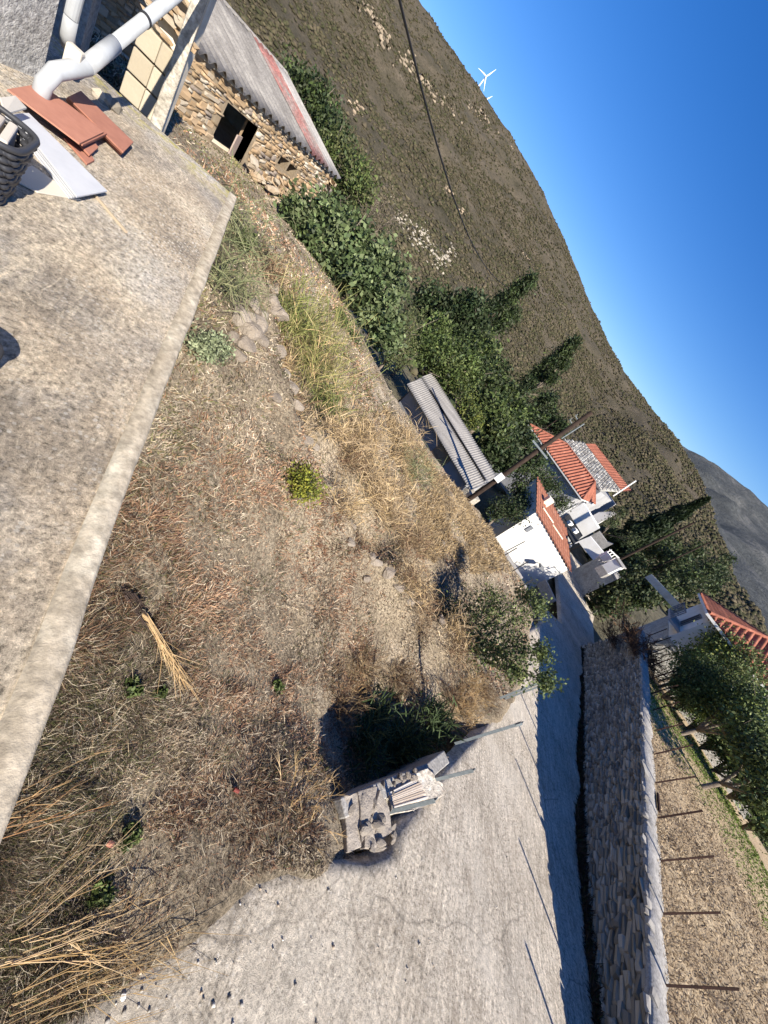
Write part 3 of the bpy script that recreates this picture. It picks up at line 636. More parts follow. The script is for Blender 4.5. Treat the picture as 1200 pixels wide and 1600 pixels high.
# right end return stones
recs = []
for u, z, l, h in courses(8, lambda u: BZ, EZ - .06, .1, .2, .25, .6):
    recs.append(((FX - u - .1, Y1 + .02, z), np.array([-1., 0, 0]), np.array([0, 1., 0]), np.array([0, 0, 1.]), l * .95, .2, h * .92))
lay_stones(sb, 'end_stone', recs, MAT['ochrestone'], OCHRE, limit=0)
# pale mortar bed under the eave, door reveal, leaning door
MB().box((FX + .02, (Y0 + Y1) / 2, EZ - .05), (.16, Y1 - Y0, .12)).build('eave_bed', mottled('paleMortar', [(.3, (.35, .31, .25)), (.7, (.48, .44, .38))], 5, .6, 15), sb)
mb = MB(); mb.box((FX - .3, DY1 + .06, (DZ0 + DZ1) / 2), (.6, .12, DZ1 - DZ0)); mb.box((FX - .3, (DY0 + DY1) / 2, DZ1 + .05), (.6, DY1 - DY0 + .5, .11)); mb.box((FX - .3, DY0 - .06, (DZ0 + DZ1) / 2), (.6, .12, DZ1 - DZ0))
mb.build('door_frame', MAT['wood'], sb)
mb = MB(); mb.box((FX - .12, DY1 - .42, DZ0 + .42), (.05, .5, .75), (1, .5, 0)); mb.build('door', mottled('olddoor', [(.3, (.30, .23, .2)), (.7, (.42, .34, .3))], 3, .3, 20), sb)
def corrug(c00, c10, c11, c01, ribs, amp, name, m, parent, nv=6, th=.03, step=0, cut=.0, sub=6, shape='sin'):
    """corrugated sheet: c00->c10 along the eave, c00->c01 up the slope"""
    c00, c10, c11, c01 = [np.array(c, float) for c in (c00, c10, c11, c01)]
    nu = ribs * sub; U = np.linspace(0, 1, nu + 1); Vv = np.linspace(0, 1, nv * (3 if step else 1) + 1)
    N = np.cross(c10 - c00, c01 - c00); N /= np.linalg.norm(N)
    if N[2] < 0: N = -N
    uu, vv = np.meshgrid(U, Vv); P = ((1 - uu) * (1 - vv))[..., None] * c00 + (uu * (1 - vv))[..., None] * c10 + (uu * vv)[..., None] * c11 + ((1 - uu) * vv)[..., None] * c01
    e_dir = (c10 - c00) / np.linalg.norm(c10 - c00); wv = np.cos(((P - c00) @ e_dir) / np.linalg.norm(c10 - c00) * ribs * 2 * math.pi)
    if shape == 'tile': wv = np.sign(wv) * np.abs(wv) ** .6
    hgt = amp * wv
    if step: hgt = hgt + step * (1 - (vv * nv) % 1)
    hgt = hgt + .012 * (vnoise(uu * ribs / 3, vv * nv, 1, 2) - .5)
    top = P + N * hgt[..., None]; bot = top - N * th; ny, nx = uu.shape
    V = np.vstack([top.reshape(-1, 3), bot.reshape(-1, 3)]); i = np.arange(ny * nx).reshape(ny, nx); n0 = ny * nx
    F = np.stack([i[:-1, :-1], i[:-1, 1:], i[1:, 1:], i[1:, :-1]], -1).reshape(-1, 4); E = []
    for ln in (i[0], i[-1], i[:, 0], i[:, -1]): E.append(np.stack([ln[:-1], ln[1:], ln[1:] + n0, ln[:-1] + n0], -1))
    F = np.vstack([F, F[:, ::-1] + n0] + E); me = npmesh(name, V, F, 4, smooth=True)
    return link(name, me, m, parent)
def asbestos(name, a, b, c, red=False):
    m = mat(name, rough=.95); t = NT(m); co = t.co()
    k = t.ramp(t.noise(t.mapping(co, (.35, 1, .35)), 1.6, 7, .75), [(.3, a), (.52, b), (.72, c)])
    if red:
        sx = t.n('ShaderNodeSeparateXYZ'); t.l(co, sx.inputs[0]); y = t.math('ADD', sx.outputs['Y'], t.math('MULTIPLY', t.noise(co, 1.7, 4), .9))
        k = t.mix(t.ramp(t.math('MULTIPLY', t.math('SUBTRACT', y, 14.0), .2), [(.86, 0.0), (.93, .75), (1.08 if False else 1.0, .75)]), k, (.42, .10, .085))
    k = t.mix(1.0, k, t.ramp(t.noise(co, 12, 4, .8), [(.3, .7), (.7, 1.2)]), 'MULTIPLY')
    t.color(k); t.bump(t.noise(co, 40, 3), .2, .01); return m
RG = np.array(PD(440, 107, 26.5)); rz = .72
RGX = FX - 4.9
e0 = (FX + .28, Y0 - .6, EZ + .02); e1 = (FX + .28, Y1 - 2.35, EZ + .02); e2 = (FX + .28, Y1 + .25, EZ + .02)
RD = asbestos('roofsheet', (.13, .12, .11), (.23, .215, .20), (.34, .32, .29)); RR_ = mottled('redsheet', [(.36, (.22, .195, .18)), (.5, (.25, .15, .135)), (.6, (.29, .12, .105)), (.72, (.30, .25, .235))], .9, .3, 20, fine=9); RW_ = asbestos('palesheet', (.24, .22, .205), (.33, .31, .29), (.44, .41, .385))
def yb(y): return y
corrug(e0, e1, (RGX, Y1 - 2.35, rz), (RGX, Y0 - .6, rz), 27, .075, 'roof', RD, sb, th=.012)
corrug((FX + .28, Y1 - 2.33, EZ + .045), (FX + .28, Y1 - .95, EZ + .045), (RGX, Y1 - .95, rz + .02), (RGX, Y1 - 2.33, rz + .02), 4, .07, 'roof_sheet', RR_, sb, th=.012)['label'] = 'faded red corrugated sheet'
corrug((FX + .28, Y1 - .95, EZ + .03), (FX + .28, Y1 + .25, EZ + .03), (RGX, Y1 + .25, rz + .01), (RGX, Y1 - .95, rz + .01), 3, .07, 'roof_sheet', RW_, sb, th=.012)['label'] = 'bleached pale corrugated sheet'
corrug((FX - 9.1, Y0 - .6, EZ), (FX - 9.1, Y1 + .25, EZ), (RGX - .01, Y1 + .25, rz), (RGX - .01, Y0 - .6, rz), 44, .032, 'roof_back', RD, sb, nv=2, th=.012, sub=3)
MB().bar((RGX, Y0 - .6, rz + .04), (RGX, Y1 + .25, rz + .04), .3, .08).build('ridge_cap', RW_, sb)
# rubble heap by the door
def rock_mesh(seed):
    r = random.Random(seed); vs = []; n = 3
    base = [(-1, -1, -1), (1, -1, -1), (1, 1, -1), (-1, 1, -1), (-1, -1, 1), (1, -1, 1), (1, 1, 1), (-1, 1, 1)]
    import bmesh as _b
    b = _b.new(); _b.ops.create_icosphere(b, subdivisions=1, radius=.5)
    for v in b.verts: v.co *= r.uniform(.72, 1.15)
    for v in b.verts: v.co.x = max(-.42, min(.42, v.co.x)); v.co.z = max(-.38, min(.38, v.co.z))
    me = bpy.data.meshes.new('rock'); b.to_mesh(me); b.free(); return me
ROCK = [rock_mesh(i) for i in range(8)]
def rock(name, p, size, m, rot=None, label=None, cat='rock', group=None, parent=None):
    me = random.choice(ROCK)
    if m is MAT.get('lotrock') or m is stm: me = random.choice(ROCKB)
    key = me.name + m.name
    if key not in ROCKC:
        k = me.copy(); k.materials.clear(); k.materials.append(m); ROCKC[key] = k
    o = bpy.data.objects.new(name, ROCKC[key]); COL.objects.link(o); o.location = Vector([float(v) for v in p]); o.scale = size
    o.rotation_euler = rot or (random.uniform(-.5, .5), random.uniform(-.5, .5), random.uniform(0, 6.3))
    if parent: setpar(o, parent)
    elif label: tag(o, label, cat, group)
    return o
ROCKC = {}
def slab_rock(seed):
    import bmesh as _b
    r = np.random.default_rng(seed + 500); b = _b.new(); _b.ops.create_icosphere(b, subdivisions=3, radius=.5); P = np.array([v.co[:] for v in b.verts])
    for _ in range(11):
        n = r.normal(size=3); n /= np.linalg.norm(n); h = r.uniform(.26, .42); d = P @ n - h; P = np.where((d > 0)[:, None], P - d[:, None] * n * .96, P)
    P *= 1 + .05 * r.normal(size=(len(P), 1)) * .5
    for v, p in zip(b.verts, P): v.co = p
    me = bpy.data.meshes.new('rockslab'); b.to_mesh(me); b.free(); return me
ROCKB = [slab_rock(i) for i in range(8)]
rub = thing('rubble_heap', 'heap of fallen stones below the doorway of the old stone house', 'rubble', (-12.8, 15.6, -2.4))
for i in range(46):
    p = PD(random.gauss(388, 14), random.gauss(258, 16), 21.0); x, y = -13.5 + random.uniform(-.2, 1.0), random.gauss(17.2, .9)
    rock('stone', (x, y, float(lot_h(x, y)) + .1 + max(0, .75 * (-x - 12.7)) * random.random()), [random.uniform(.25, .6) * k for k in (1.2, .8, .6)], MAT['ochrestone'], parent=rub)
for q in PIERR: rock('rubble', q, (random.uniform(.08, .16), random.uniform(.06, .12), .07), stm, parent=pier)
for q in STEPR:
    rock('step_rock', q, (random.uniform(.10, .26), random.uniform(.08, .16), random.uniform(.06, .12)), stm, parent=st)
# concrete pillar and ruined block wall beside the terrace end
pb = PD(248, 203, 7.6); ptop = PD(316, -6, 7.6); pt2 = ptop + (ptop - pb) * .5
pm = mottled('oldconcrete', [(.3, (.28, .25, .20)), (.5, (.40, .36, .30)), (.7, (.50, .46, .39))], 4, .8, 22, fine=16)
o = MB().bar(pb - np.array([0, 0, 1.3]), pt2, .15, .14, up=(-.63, -.77, 0)).build('concrete_pillar', pm, loc=pb, bevel=.02)
tag(o, 'weathered square concrete pillar standing just past the terrace end', 'pillar')
rwall = thing('ruined_wall', 'ruined wall of concrete blocks and peeling white plaster left of the pillar', 'wall', PD(225, 150, 8.4))
wa = PD(186, 146, 7.9)[:2]; wbq = PD(246, 198, 7.75)[:2]; wd = (wbq - wa) / np.linalg.norm(wbq - wa); wn_ = np.array([wd[1], -wd[0]]); WL = np.linalg.norm(wbq - wa)
if wn_ @ wa > 0: wn_ = -wn_
MB().box((*(wa + wd * WL / 2 - wn_ * .22), .5), (WL, .2, 5.0), (*wd, 0)).build('wall_core', MAT['plaster'], rwall)
bk = objrand('blockgrey', [(.2, (.36, .31, .23)), (.8, (.50, .44, .34))], 25, .5, nscale=6)
for r_i in range(6):
    for c_i in range(2):
        c = wa + wd * WL * (.25 + .5 * c_i); z = -.95 + r_i * .27
        MB().box((*(c - wn_ * .06), z), (WL * .49, .18, .25), (*wd, 0)).build('block', bk, rwall, bevel=.012)
for k in range(26):
    u = random.uniform(0, WL); z = .56 + random.uniform(0, .45); c = wa + wd * u
    rock('stone', (*(c - wn_ * .02), z), [random.uniform(.12, .3), .14, random.uniform(.06, .12)], MAT['ochrestone'], rot=(0, 0, math.atan2(wd[1], wd[0])), parent=rwall)
mb = MB(); q = [wa + wd * (WL * .0), wa + wd * WL]; mb.box((*(wa + wd * WL * .68 - wn_ * .03), 1.75), (WL * .6, .07, 1.5), (*wd, 0)); mb.build('plaster_patch', MAT['plaster'], rwall)
# ------------------------------------------------------------------ houses
def quad_mb(*pts): return MB().add(pts, [tuple(range(len(pts)))])
def xy(p): return np.array(p[:2], float)
def window(c, ax, w, h, parent, name='window', frame='white', depth=.12):
    """framed window, c centre on the wall face, ax along the wall; outward = towards the camera"""
    ax = np.array([ax[0], ax[1], 0.]) / np.hypot(ax[0], ax[1]); out = np.array([ax[1], -ax[0], 0.])
    if out @ np.array(c) > 0: out = -out
    c = np.array(c, float); mb = MB(); t = .07
    for dz in (-h / 2, h / 2): mb.box(c + np.array([0, 0, dz]) + out * .02, (w + t, .1, t), ax)
    for dx in (-w / 2, w / 2, 0): mb.box(c + ax * dx + out * .018, (t, .09, h - t), ax)
    f = mb.build(name, MAT[frame], parent); MB().box(c, (w, .05, h), ax).build('pane', MAT['glass'], f); return f
# --- shed with corrugated roof
ZE = -4.15
sA, sE = PZ(636, 600, ZE), PZ(735, 766, ZE); sB, sC = PD(675, 583, 26.5), PD(779, 750, 22.6)
shed = thing('shed', 'long low shed with pale corrugated roof just below the lot', 'shed', (*((xy(sA) + xy(sE)) / 2), -7.5))
along = xy(sE) - xy(sA); along /= np.linalg.norm(along); back = (xy(sB) + xy(sC)) / 2 - (xy(sA) + xy(sE)) / 2; back /= np.linalg.norm(back)
i0, i1 = xy(sA) + along * .35 + back * .5, xy(sE) - along * .35 + back * .5
zb = (sB[2] + sC[2]) / 2
mb = MB(); mb.prism([tuple(i0), tuple(i1), tuple(xy(sC) - back * .4 - along * .3), tuple(xy(sB) - back * .4 + along * .3)], -9.0, [ZE - .06, ZE - .06, zb - .08, zb - .08]); mb.build('wall', MAT['greywall'], shed)
mid = lambda p, q, t, dz=0: np.array(p) * (1 - t) + np.array(q) * t + np.array([0, 0, dz])
m1, m2 = mid(sA, sB, .5, .06), mid(sE, sC, .5, .06)
SH = asbestos('shedsheet', (.24, .225, .205), (.33, .31, .285), (.42, .395, .36))
corrug(sA, sE, m2, m1, 52, .02, 'roof', SH, shed, nv=4, th=.015, sub=5)
corrug(m1 + np.array([0, 0, .03]), m2 + np.array([0, 0, .03]), sC + np.array([0, 0, .03]), sB + np.array([0, 0, .03]), 52, .02, 'roof_upper', SH, shed, nv=4, th=.015, sub=5)
MB().bar(mid(m1, m2, .14, .03), mid(m1, m2, .97, .03), .14, .1).build('ridge_shadow', MAT['dark'], shed)  # dark bar put in as the shadow line between the two sheet rows
MB().box((*(i0 + along * 4.3 - back * .03), ZE - .75), (1.1, .06, 1.1), (*along, 0)).build('door', MAT['wood'], shed)
# brick pier at the shed's right end
cp = xy(PD(735, 775, 18.6)); pz = PD(735, 775, 18.6)[2]
o = MB().box((*cp, pz - .9), (.75, .75, 2.2), (*along, 0)).build('chimney_pier', pm, loc=(*cp, pz - 2), bevel=.03); tag(o, 'rough concrete pier at the right end of the corrugated shed', 'pier')
# --- utility pole
pb_ = PD(722, 798, 18.2); ptp = PD(925, 644, 18.2); pz0 = -8.0
pole = thing('utility_pole', 'tall dark wooden utility pole with a white meter box before the shed end', 'utility pole', (*xy(ptp), pz0))
MB().tube([(*xy(ptp), pz0), (*xy(ptp), -3), tuple(ptp)], [.135, .12, .085], 12).build('pole', MAT['polewood'], pole, smooth=True)
def onpole(px, py): q = PD(px, py, math.hypot(ptp[0], ptp[1])); return np.array([ptp[0], ptp[1], q[2]])
q = onpole(784, 749); MB().box(q + np.array([-.02, -.17, 0]), (.30, .16, .40)).build('meter_box', MAT['white'], pole, bevel=.01)
q = onpole(846, 704); MB().bar(q + np.array([-.5, -.14, 0]), q + np.array([.5, -.14, -.0]), .07).build('bracket', MAT['steel'], pole)
q = onpole(905, 659)
MB().tube([q + np.array([.16, .0, -.9]), q + np.array([.2, 0, .1])], .03, 8).build('conduit', MAT['steel'], pole)
for dz in (0, -.25):
    mb = MB(); mb.tube([q + np.array([-.12, -.05, dz]), q + np.array([-.28, -.05, dz + .03]), q + np.array([-.28, -.05, dz + .12])], .025, 6); mb.build('insulator', MAT['steel'], pole)
o = MB().tube([xy(ptp).tolist() + [onpole(860, 692)[2]], PD(800, 770, 20)], .02, 6).build('guy_wire', MAT['cable'], loc=ptp); o.parent = None; setpar(o, pole)
# overhead cable
a, b = PD(618, -25, 13.0), PD(800, 452, 46.0); pts = [mid(a, b, t, -1.1 * 4 * t * (1 - t)) for t in np.linspace(0, 1, 24)]
tag(MB().tube(pts, .028, 6).build('overhead_cable', MAT['cable'], loc=a), 'black overhead cable sagging across the scrub hillside', 'cable')
# --- white house at the end of the lot
wr = PD(888, 890, 28.6); wl = PD(838, 800, 26.4); wln = xy(wl); wrn = xy(wr); wd_ = (wrn - wln) / np.linalg.norm(wrn - wln); wbk = np.array([-wd_[1], wd_[0]]); 
if wbk @ wln < 0: wbk = -wbk
wh = thing('white_house', 'white rendered house with an orange tiled lean-to roof at the end of the road', 'house', (*wln, -8))
DEP = 5.4
mb = MB(); mb.prism([tuple(wln), tuple(wrn), tuple(wrn + wbk * DEP), tuple(wln + wbk * DEP)], -9.5, [wl[2], wr[2], wr[2] + .4, wl[2] + .4]); mb.build('wall', MAT['white'], wh)
e0_ = np.array([*(wln - wd_ * .15 - wbk * .12), wl[2] + .03]); e1_ = np.array([*(wrn + wd_ * .2 - wbk * .12), wr[2] + .03])
f0 = np.array([*(wln - wd_ * .15 + wbk * DEP), wl[2] + .55]); f1 = np.array([*(wrn + wd_ * .2 + wbk * DEP), wr[2] + .55])
rp = MAT['rooftile_pale']
corrug(e0_, e1_, f1, f0, 16, .035, 'roof', rp, wh, nv=9, th=.03, step=.05, sub=6)
for t in (.18, .46): MB().bar(mid(mid(e0_, f0, .35), mid(e1_, f1, .35), t, .09), mid(mid(e0_, f0, .42), mid(e1_, f1, .42), t + .3, .09), .12, .07).build('roof_batten', MAT['plaster'], wh)
c_ = mid(mid(e0_, f0, .6), mid(e1_, f1, .6), .25, .25); MB().box(c_, (.5, .5, .7), (*wd_, 0)).build('chimney', MAT['plaster'], wh, bevel=.02)
def onwall(px, py, off=0.0):
    r = ray(px, py); n = np.array([wbk[0], wbk[1]]); d = (n @ wln) / (n @ r[:2]); p = r * d; return np.array([p[0], p[1], p[2] + ZC]) - A3(wbk) * off
q = onwall(827, 826, .03); MB().box(q, (.25, .1, .5), (*wd_, 0)).build('vent', MAT['shutter'], wh)
q = onwall(843, 880, .0); mb = MB(); mb.tube([q, q - A3(wbk) * .5 + np.array([0, 0, .1])], .03, 6); mb.box(q - A3(wbk) * .6 + np.array([0, 0, .1]), (.35, .45, .16), (*wd_, 0)); mb.build('wall_lamp', MAT['shutter'], wh)
q = onwall(866, 885, .02); MB().bar(q, q + A3(wd_) * .8, .03).build('pipe', MAT['steel'], wh)
# yard walls left of the white house
yw = PD(835, 925, 22.5); 
def lowwall(name, label, pxs, z, th=.3, drop=3.0, m='white', cat='wall', d=None):
    P = [PD(px, py, d) if d else PZ(px, py, z) for px, py in pxs]; mb = MB()
    for a, b in zip(P[:-1], P[1:]):
        e = xy(b) - xy(a); e /= np.linalg.norm(e); n = np.array([-e[1], e[0]]); n = n if n @ xy(a) > 0 else -n
        mb.hexa([(*xy(a), a[2] - drop), (*xy(b), b[2] - drop), (*(xy(b) + n * th), b[2] - drop), (*(xy(a) + n * th), a[2] - drop)], [tuple(a), tuple(b), (*(xy(b) + n * th), b[2]), (*(xy(a) + n * th), a[2])])
    o = mb.build(name, MAT[m] if isinstance(m, str) else m, loc=P[0]); return tag(o, label, cat)
lowwall('yard_wall', 'pale concrete yard kerb below the white house with thin posts', [(786, 862), (812, 905), (818, 935), (822, 968)], -6.45, .7, 1.5, CAPM)
lowwall('ramp_wall', 'short pale wall between the white house corner and the road', [(852, 905), (868, 938)], -6.3, .2, .7, CAPM)
# --- red hipped house
def hip_house(a, b, depth, z0, ze, zr, il, ir, nm, label, ribs, wallm, over=.45, tile='rooftile', nv=16):
    a, b = np.array(a[:2]), np.array(b[:2]); e = (b - a) / np.linalg.norm(b - a); n = np.array([-e[1], e[0]]); n = n if n @ a > 0 else -n
    L = np.linalg.norm(b - a); t = thing(nm, label, 'house', (*a, z0))
    ins = lambda p, de, dn: tuple(p + e * de + n * dn)
    w = [ins(a, over, over), ins(b, -over, over), tuple(b - e * over + n * (depth - over)), tuple(a + e * over + n * (depth - over))]
    MB().prism(w, z0, ze - .05).build('wall', wallm, t)
    R0 = np.array([*(a + e * il + n * depth / 2), zr]); R1 = np.array([*(b - e * ir + n * depth / 2), zr])
    A = np.array([*a, ze]); B = np.array([*b, ze]); Cc = np.array([*(b + n * depth), ze]); D = np.array([*(a + n * depth), ze])
    r = MAT[tile]
    corrug(A, B, R1, R0, ribs, .085, 'roof', r, t, nv=nv, th=.03, step=.04)
    corrug(Cc, D, R0, R1, ribs, .05, 'roof_back', r, t, nv=nv, th=.03, step=.03, sub=4)
    k = max(6, int(ribs * depth / L))
    corrug(B, Cc, R1 + A3(n) * .05, R1 - A3(n) * .05, k, .05, 'roof_end', r, t, nv=nv, th=.03, step=.03); corrug(D, A, R0 - A3(n) * .05, R0 + A3(n) * .05, k, .05, 'roof_end', r, t, nv=nv, th=.03, step=.03)
    mb = MB()
    for p, q in ((R0, R1), (A, R0), (B, R1), (D, R0), (Cc, R1)): mb.tube([p + np.array([0, 0, .05]), q + np.array([0, 0, .05])], .1, 8)
    mb.build('ridge_tiles', r, t); mb = MB()
    for p, q in ((A, B), (B, Cc)): mb.bar(p - np.array([0, 0, .1]), q - np.array([0, 0, .1]), .1, .12)
    mb.build('fascia', MAT['white'], t); return t, a, b, e, n, w
h1, a_, b_, e_, n_, w_ = hip_house(AZD(2.8, 49, 0), AZD(15.2, 46, 0), 7.2, -10, -3.45, -1.75, 3.6, 1.6, 'tiled_house', 'house with a striped red hipped tile roof behind the utility pole', 28, MAT['greywall'])
for t in (.25, .72): window((*(np.array(w_[0]) * (1 - t) + np.array(w_[1]) * t), -5.6), e_, 1.1, 1.4, h1)
# --- slate roofed building behind
sl0, sl1 = AZD(7.6, 58, 0)[:2], AZD(15.6, 55, 0)[:2]; e2_ = (sl1 - sl0) / np.linalg.norm(sl1 - sl0); n2_ = np.array([-e2_[1], e2_[0]]); n2_ = n2_ if n2_ @ sl0 > 0 else -n2_
h2 = thing('slate_house', 'tall house with a pale stone slate roof behind the red hipped roof', 'house', (*sl0, -11))
MB().prism([tuple(sl0), tuple(sl1), tuple(sl1 + n2_ * 9), tuple(sl0 + n2_ * 9)], -12, -2.25).build('wall', MAT['greywall'], h2)
sA_, sB_ = np.array([*(sl0 - n2_ * .4), -2.25]), np.array([*(sl1 - n2_ * .4), -2.25]); rA, rB = np.array([*(sl0 + n2_ * 4.5), -.75]), np.array([*(sl1 + n2_ * 4.5), -.75])
MB().hexa([sA_, sB_, rB, rA], [sA_ + (0, 0, .18), sB_ + (0, 0, .18), rB + (0, 0, .18), rA + (0, 0, .18)]).build('roof', MAT['slate'], h2)
mes = []
recs = []
for i in range(11):
    for j in range(22):
        u, v = (j + .5 * (i % 2) + random.uniform(-.15, .15)) / 22, (i + .5) / 11
        p = mid(mid(sA_, sB_, u), mid(rA, rB, u), v, .22); recs.append((p, A3(e2_), np.array([0, 0, 1.]), np.cross(A3(e2_), (0, 0, 1.)), random.uniform(.3, .5), .1, random.uniform(.3, .5)))
lay_stones(h2, 'slate', recs, MAT['slate'], [(.3, .28, .26), (.4, .38, .35), (.5, .48, .45)], limit=0)
q0, q1 = rA + A3(n2_) * .3 + (0, 0, .3), rB + A3(n2_) * .3 + (0, 0, .3)
corrug(q0 + (0, 0, -.1), q1 + (0, 0, -.1), q1 + A3(n2_) * 2 + (0, 0, .8), q0 + A3(n2_) * 2 + (0, 0, .8), 30, .05, 'tile_strip', MAT['rooftile'], h2, nv=5, step=.03)
window((*(sl0 + e2_ * np.linalg.norm(sl1 - sl0) * .8 - n2_ * .05), -3.4), e2_, .9, 1.0, h2, frame='shutter')
g0, g1 = PD(936, 800, 50), PD(970, 776, 50); MB().prism([tuple(xy(g0)), tuple(xy(g1) + (1.2, -.6)), tuple(xy(g1) + (1.6, .4)), tuple(xy(g0) + (.6, 1.4))], -9, [-3.3, -1.5, -1.5, -3.3]).build('gable_wall', MAT['white'], h2)
o = MB().bar(PD(958, 775, 52), PD(994, 751, 52), .14).build('mast', MAT['white'], loc=PD(958, 775, 52)); tag(o, 'pale short mast rising above the white gable wall', 'mast')
o = MB().bar(PD(962, 765, 52), PD(990, 757, 52) - (0, 0, 2.2), .05).build('mast_stay', MAT['steel']); setpar(o, bpy.data.objects['mast'])
# pale parapet strips, carport
lowwall('garden_wall', 'pale sloping wall running from the red hipped roof down to the carport', [(911, 786), (936, 826)], 0, 1.2, 3, 'white', d=42)
lowwall('garden_wall', 'grey curved lane wall below the pale sloping wall', [(936, 830), (948, 846), (958, 850)], 0, .5, 2, CAPM, d=40)
cpt = thing('carport', 'dark carport roof with white boxes under it right of the white house', 'carport', PD(905, 820, 38))
c0, c1, c2, c3 = PD(886, 808, 36), PD(912, 842, 35), PD(930, 826, 41), PD(906, 793, 42); zc = -4.9
for c in (c0, c1, c2, c3): c[2] = zc
MB().hexa([c0, c1, c2, c3], [c0 + (0, 0, .12), c1 + (0, 0, .12), c2 + (0, 0, .12), c3 + (0, 0, .12)]).build('roof', mat('carport_roof', (.03, .032, .035), .85, .1), cpt)
for c in (c0, c1, c2, c3): MB().bar(c * .98 + (0, 0, -.1), c * .98 - (0, 0, 5.5), .12).build('pillar', MAT['white'], cpt)
for px, py, lb in ((909, 807, 'small white box standing on the dark carport roof, upper one'), (917, 819, 'small white box standing on the dark carport roof, lower one')):
    q = PD(px, py, 38); o = MB().box((q[0], q[1], zc + .3), (.55, .35, .34), (.7, .7, 0)).build('white_box', MAT['white'], loc=(q[0], q[1], zc + .12), bevel=.02); tag(o, lb, 'box', 'white boxes on the carport')
o = MB(); P0, P1 = PD(886, 797, 40), PD(900, 790, 40)
for i in range(5): q = mid(P0, P1, i / 4); o.bar(q, q - (0, 0, .9), .05)
o.bar(P0, P1, .06); o.bar(P0 - (0, 0, .8), P1 - (0, 0, .8), .06); tag(o.build('balustrade', MAT['white'], loc=P0), 'small white balustrade between the orange roof and the carport', 'railing')
# small white building with a grey shadowed side (lane end)
lowwall('lane_wall', 'white low wall of the lane just right of the orange roof', [(905, 845), (922, 838), (945, 866)], 0, .5, 1.0, 'white', d=36)
kb_ = PD(965, 882, 31); kio = thing('roadside_hut', 'small white roadside hut with grey base at the end of the stone wall', 'hut', kb_ - (0, 0, 2))
ka = np.array([.55, .83]); kn = np.array([.83, -.55])
MB().box(kb_ + (0, 0, -.30), (.95, .7, .95), (*ka, 0)).build('wall', MAT['white'], kio, bevel=.02)
MB().box(kb_ + (0, 0, -1.05), (1.1, .75, .55), (*ka, 0)).build('base', CAPM, kio, bevel=.02)
MB().box(kb_ + (0, 0, .22), (1.1, .85, .08), (*ka, 0)).build('roof_slab', CAPM, kio, bevel=.02)
for px, py, w_2, lb in ((957, 868, .8, 'cluster of white metal frames beside the roadside hut'),):
    q = PD(px, py, 32); mb = MB()
    for i in range(4): mb.bar(q + (i * .25 - .4, 0, -1), q + (i * .25 - .4, .1 * i, .2), .06)
    mb.bar(q + (-.5, 0, .1), q + (.5, .3, .2), .07); mb.bar(q + (-.5, 0, -.5), q + (.5, .3, -.4), .07); mb.box(q + (-.2, -.1, -.4), (.5, .4, .6)); tag(mb.build('gate_frame', MAT['white'], loc=q), lb, 'gate')
# low stone enclosure + hut further down
enc = thing('stone_hut', 'ruined low stone hut with flat pale top behind the roadside hut', 'hut', PD(990, 860, 44) - (0, 0, 3))
ep = [PD(998, 842, 46), PD(1010, 832, 47), PD(1030, 874, 46), PD(1014, 882, 44)]
MB().prism([tuple(xy(p)) for p in ep], -10, [-5.2, -5.0, -5.0, -5.2]).build('wall', MAT['slate'], enc)
MB().prism([tuple(xy(p) * .995) for p in ep], -5.15, [-4.95, -4.8, -4.8, -4.95]).build('roof_slab', CAPM, enc)
lowwall('parapet', 'pale tapering parapet wall above the dark lane beyond the fence posts', [(1018, 897), (1066, 948)], 0, .25, .55, 'plaster', d=38)
if False: lowwall('lane_kerb', 'pale lane edge continuing beyond the end of the stone wall', [(985, 915), (1035, 985), (1055, 1015)], -3.6, .25, .3, CAPM)
# poles beyond
for (b, t, d, w, lb) in [((972, 872), (1084, 817), 40, .12, 'dark wooden pole in front of the lone cypress'), ((1046, 884), (1108, 848), 60, .10, 'thin distant pole right of the lone cypress'), ((845, 673), (870, 656), 45, .06, 'thin pale pole beside the left tip of the red hipped roof')]:
    tp = PD(*t, d); o = MB().tube([(tp[0], tp[1], PD(*b, d)[2] - 1.5), tuple(tp)], [w, w * .75], 8).build('far_pole', MAT['polewood'], loc=(tp[0], tp[1], PD(*b, d)[2] - 1.5)); tag(o, lb, 'pole')
# --- right-hand house
cor = PD(1107, 957, 30); ze3 = cor[2]; l3 = PZ(1088, 913, ze3)
rh = thing('tiled_house', 'house with dark shaded wall and red hipped roof at the right edge', 'house', (*xy(cor), -4))
ea = xy(l3) - xy(cor); La = min(np.linalg.norm(ea), 9.0); ea /= np.linalg.norm(ea); eb = np.array([ea[1], -ea[0]]); 
if eb[0] < 0: eb = -eb
La = 7.5; Lb = 11.0
Cn = np.array([*xy(cor), ze3]); Ca = np.array([*(xy(cor) + ea * La), ze3]); Cb = np.array([*(xy(cor) + eb * Lb), ze3]); Cd = np.array([*(xy(cor) + ea * La + eb * Lb), ze3]); hz = 1.55
Ra = np.array([*(xy(cor) + ea * La / 2 + eb * 3.2), ze3 + hz]); Rb = np.array([*(xy(cor) + ea * La / 2 + eb * (Lb - 3.2)), ze3 + hz])
corrug(Ca, Cn, Ra + A3(ea) * -.05, Ra + A3(ea) * .05, 20, .085, 'roof_end', MAT['rooftile'], rh, nv=14, step=.03); corrug(Cn, Cb, Rb, Ra, 28, .085, 'roof', MAT['rooftile'], rh, nv=14, step=.03)
corrug(Cd, Ca, Ra, Rb, 34, .05, 'roof_back', MAT['rooftile'], rh, nv=14, step=.03, sub=4); corrug(Cb, Cd, Rb + A3(ea) * .05, Rb - A3(ea) * .05, 20, .085, 'roof_end', MAT['rooftile'], rh, nv=14, step=.03, sub=4)
mb = MB()
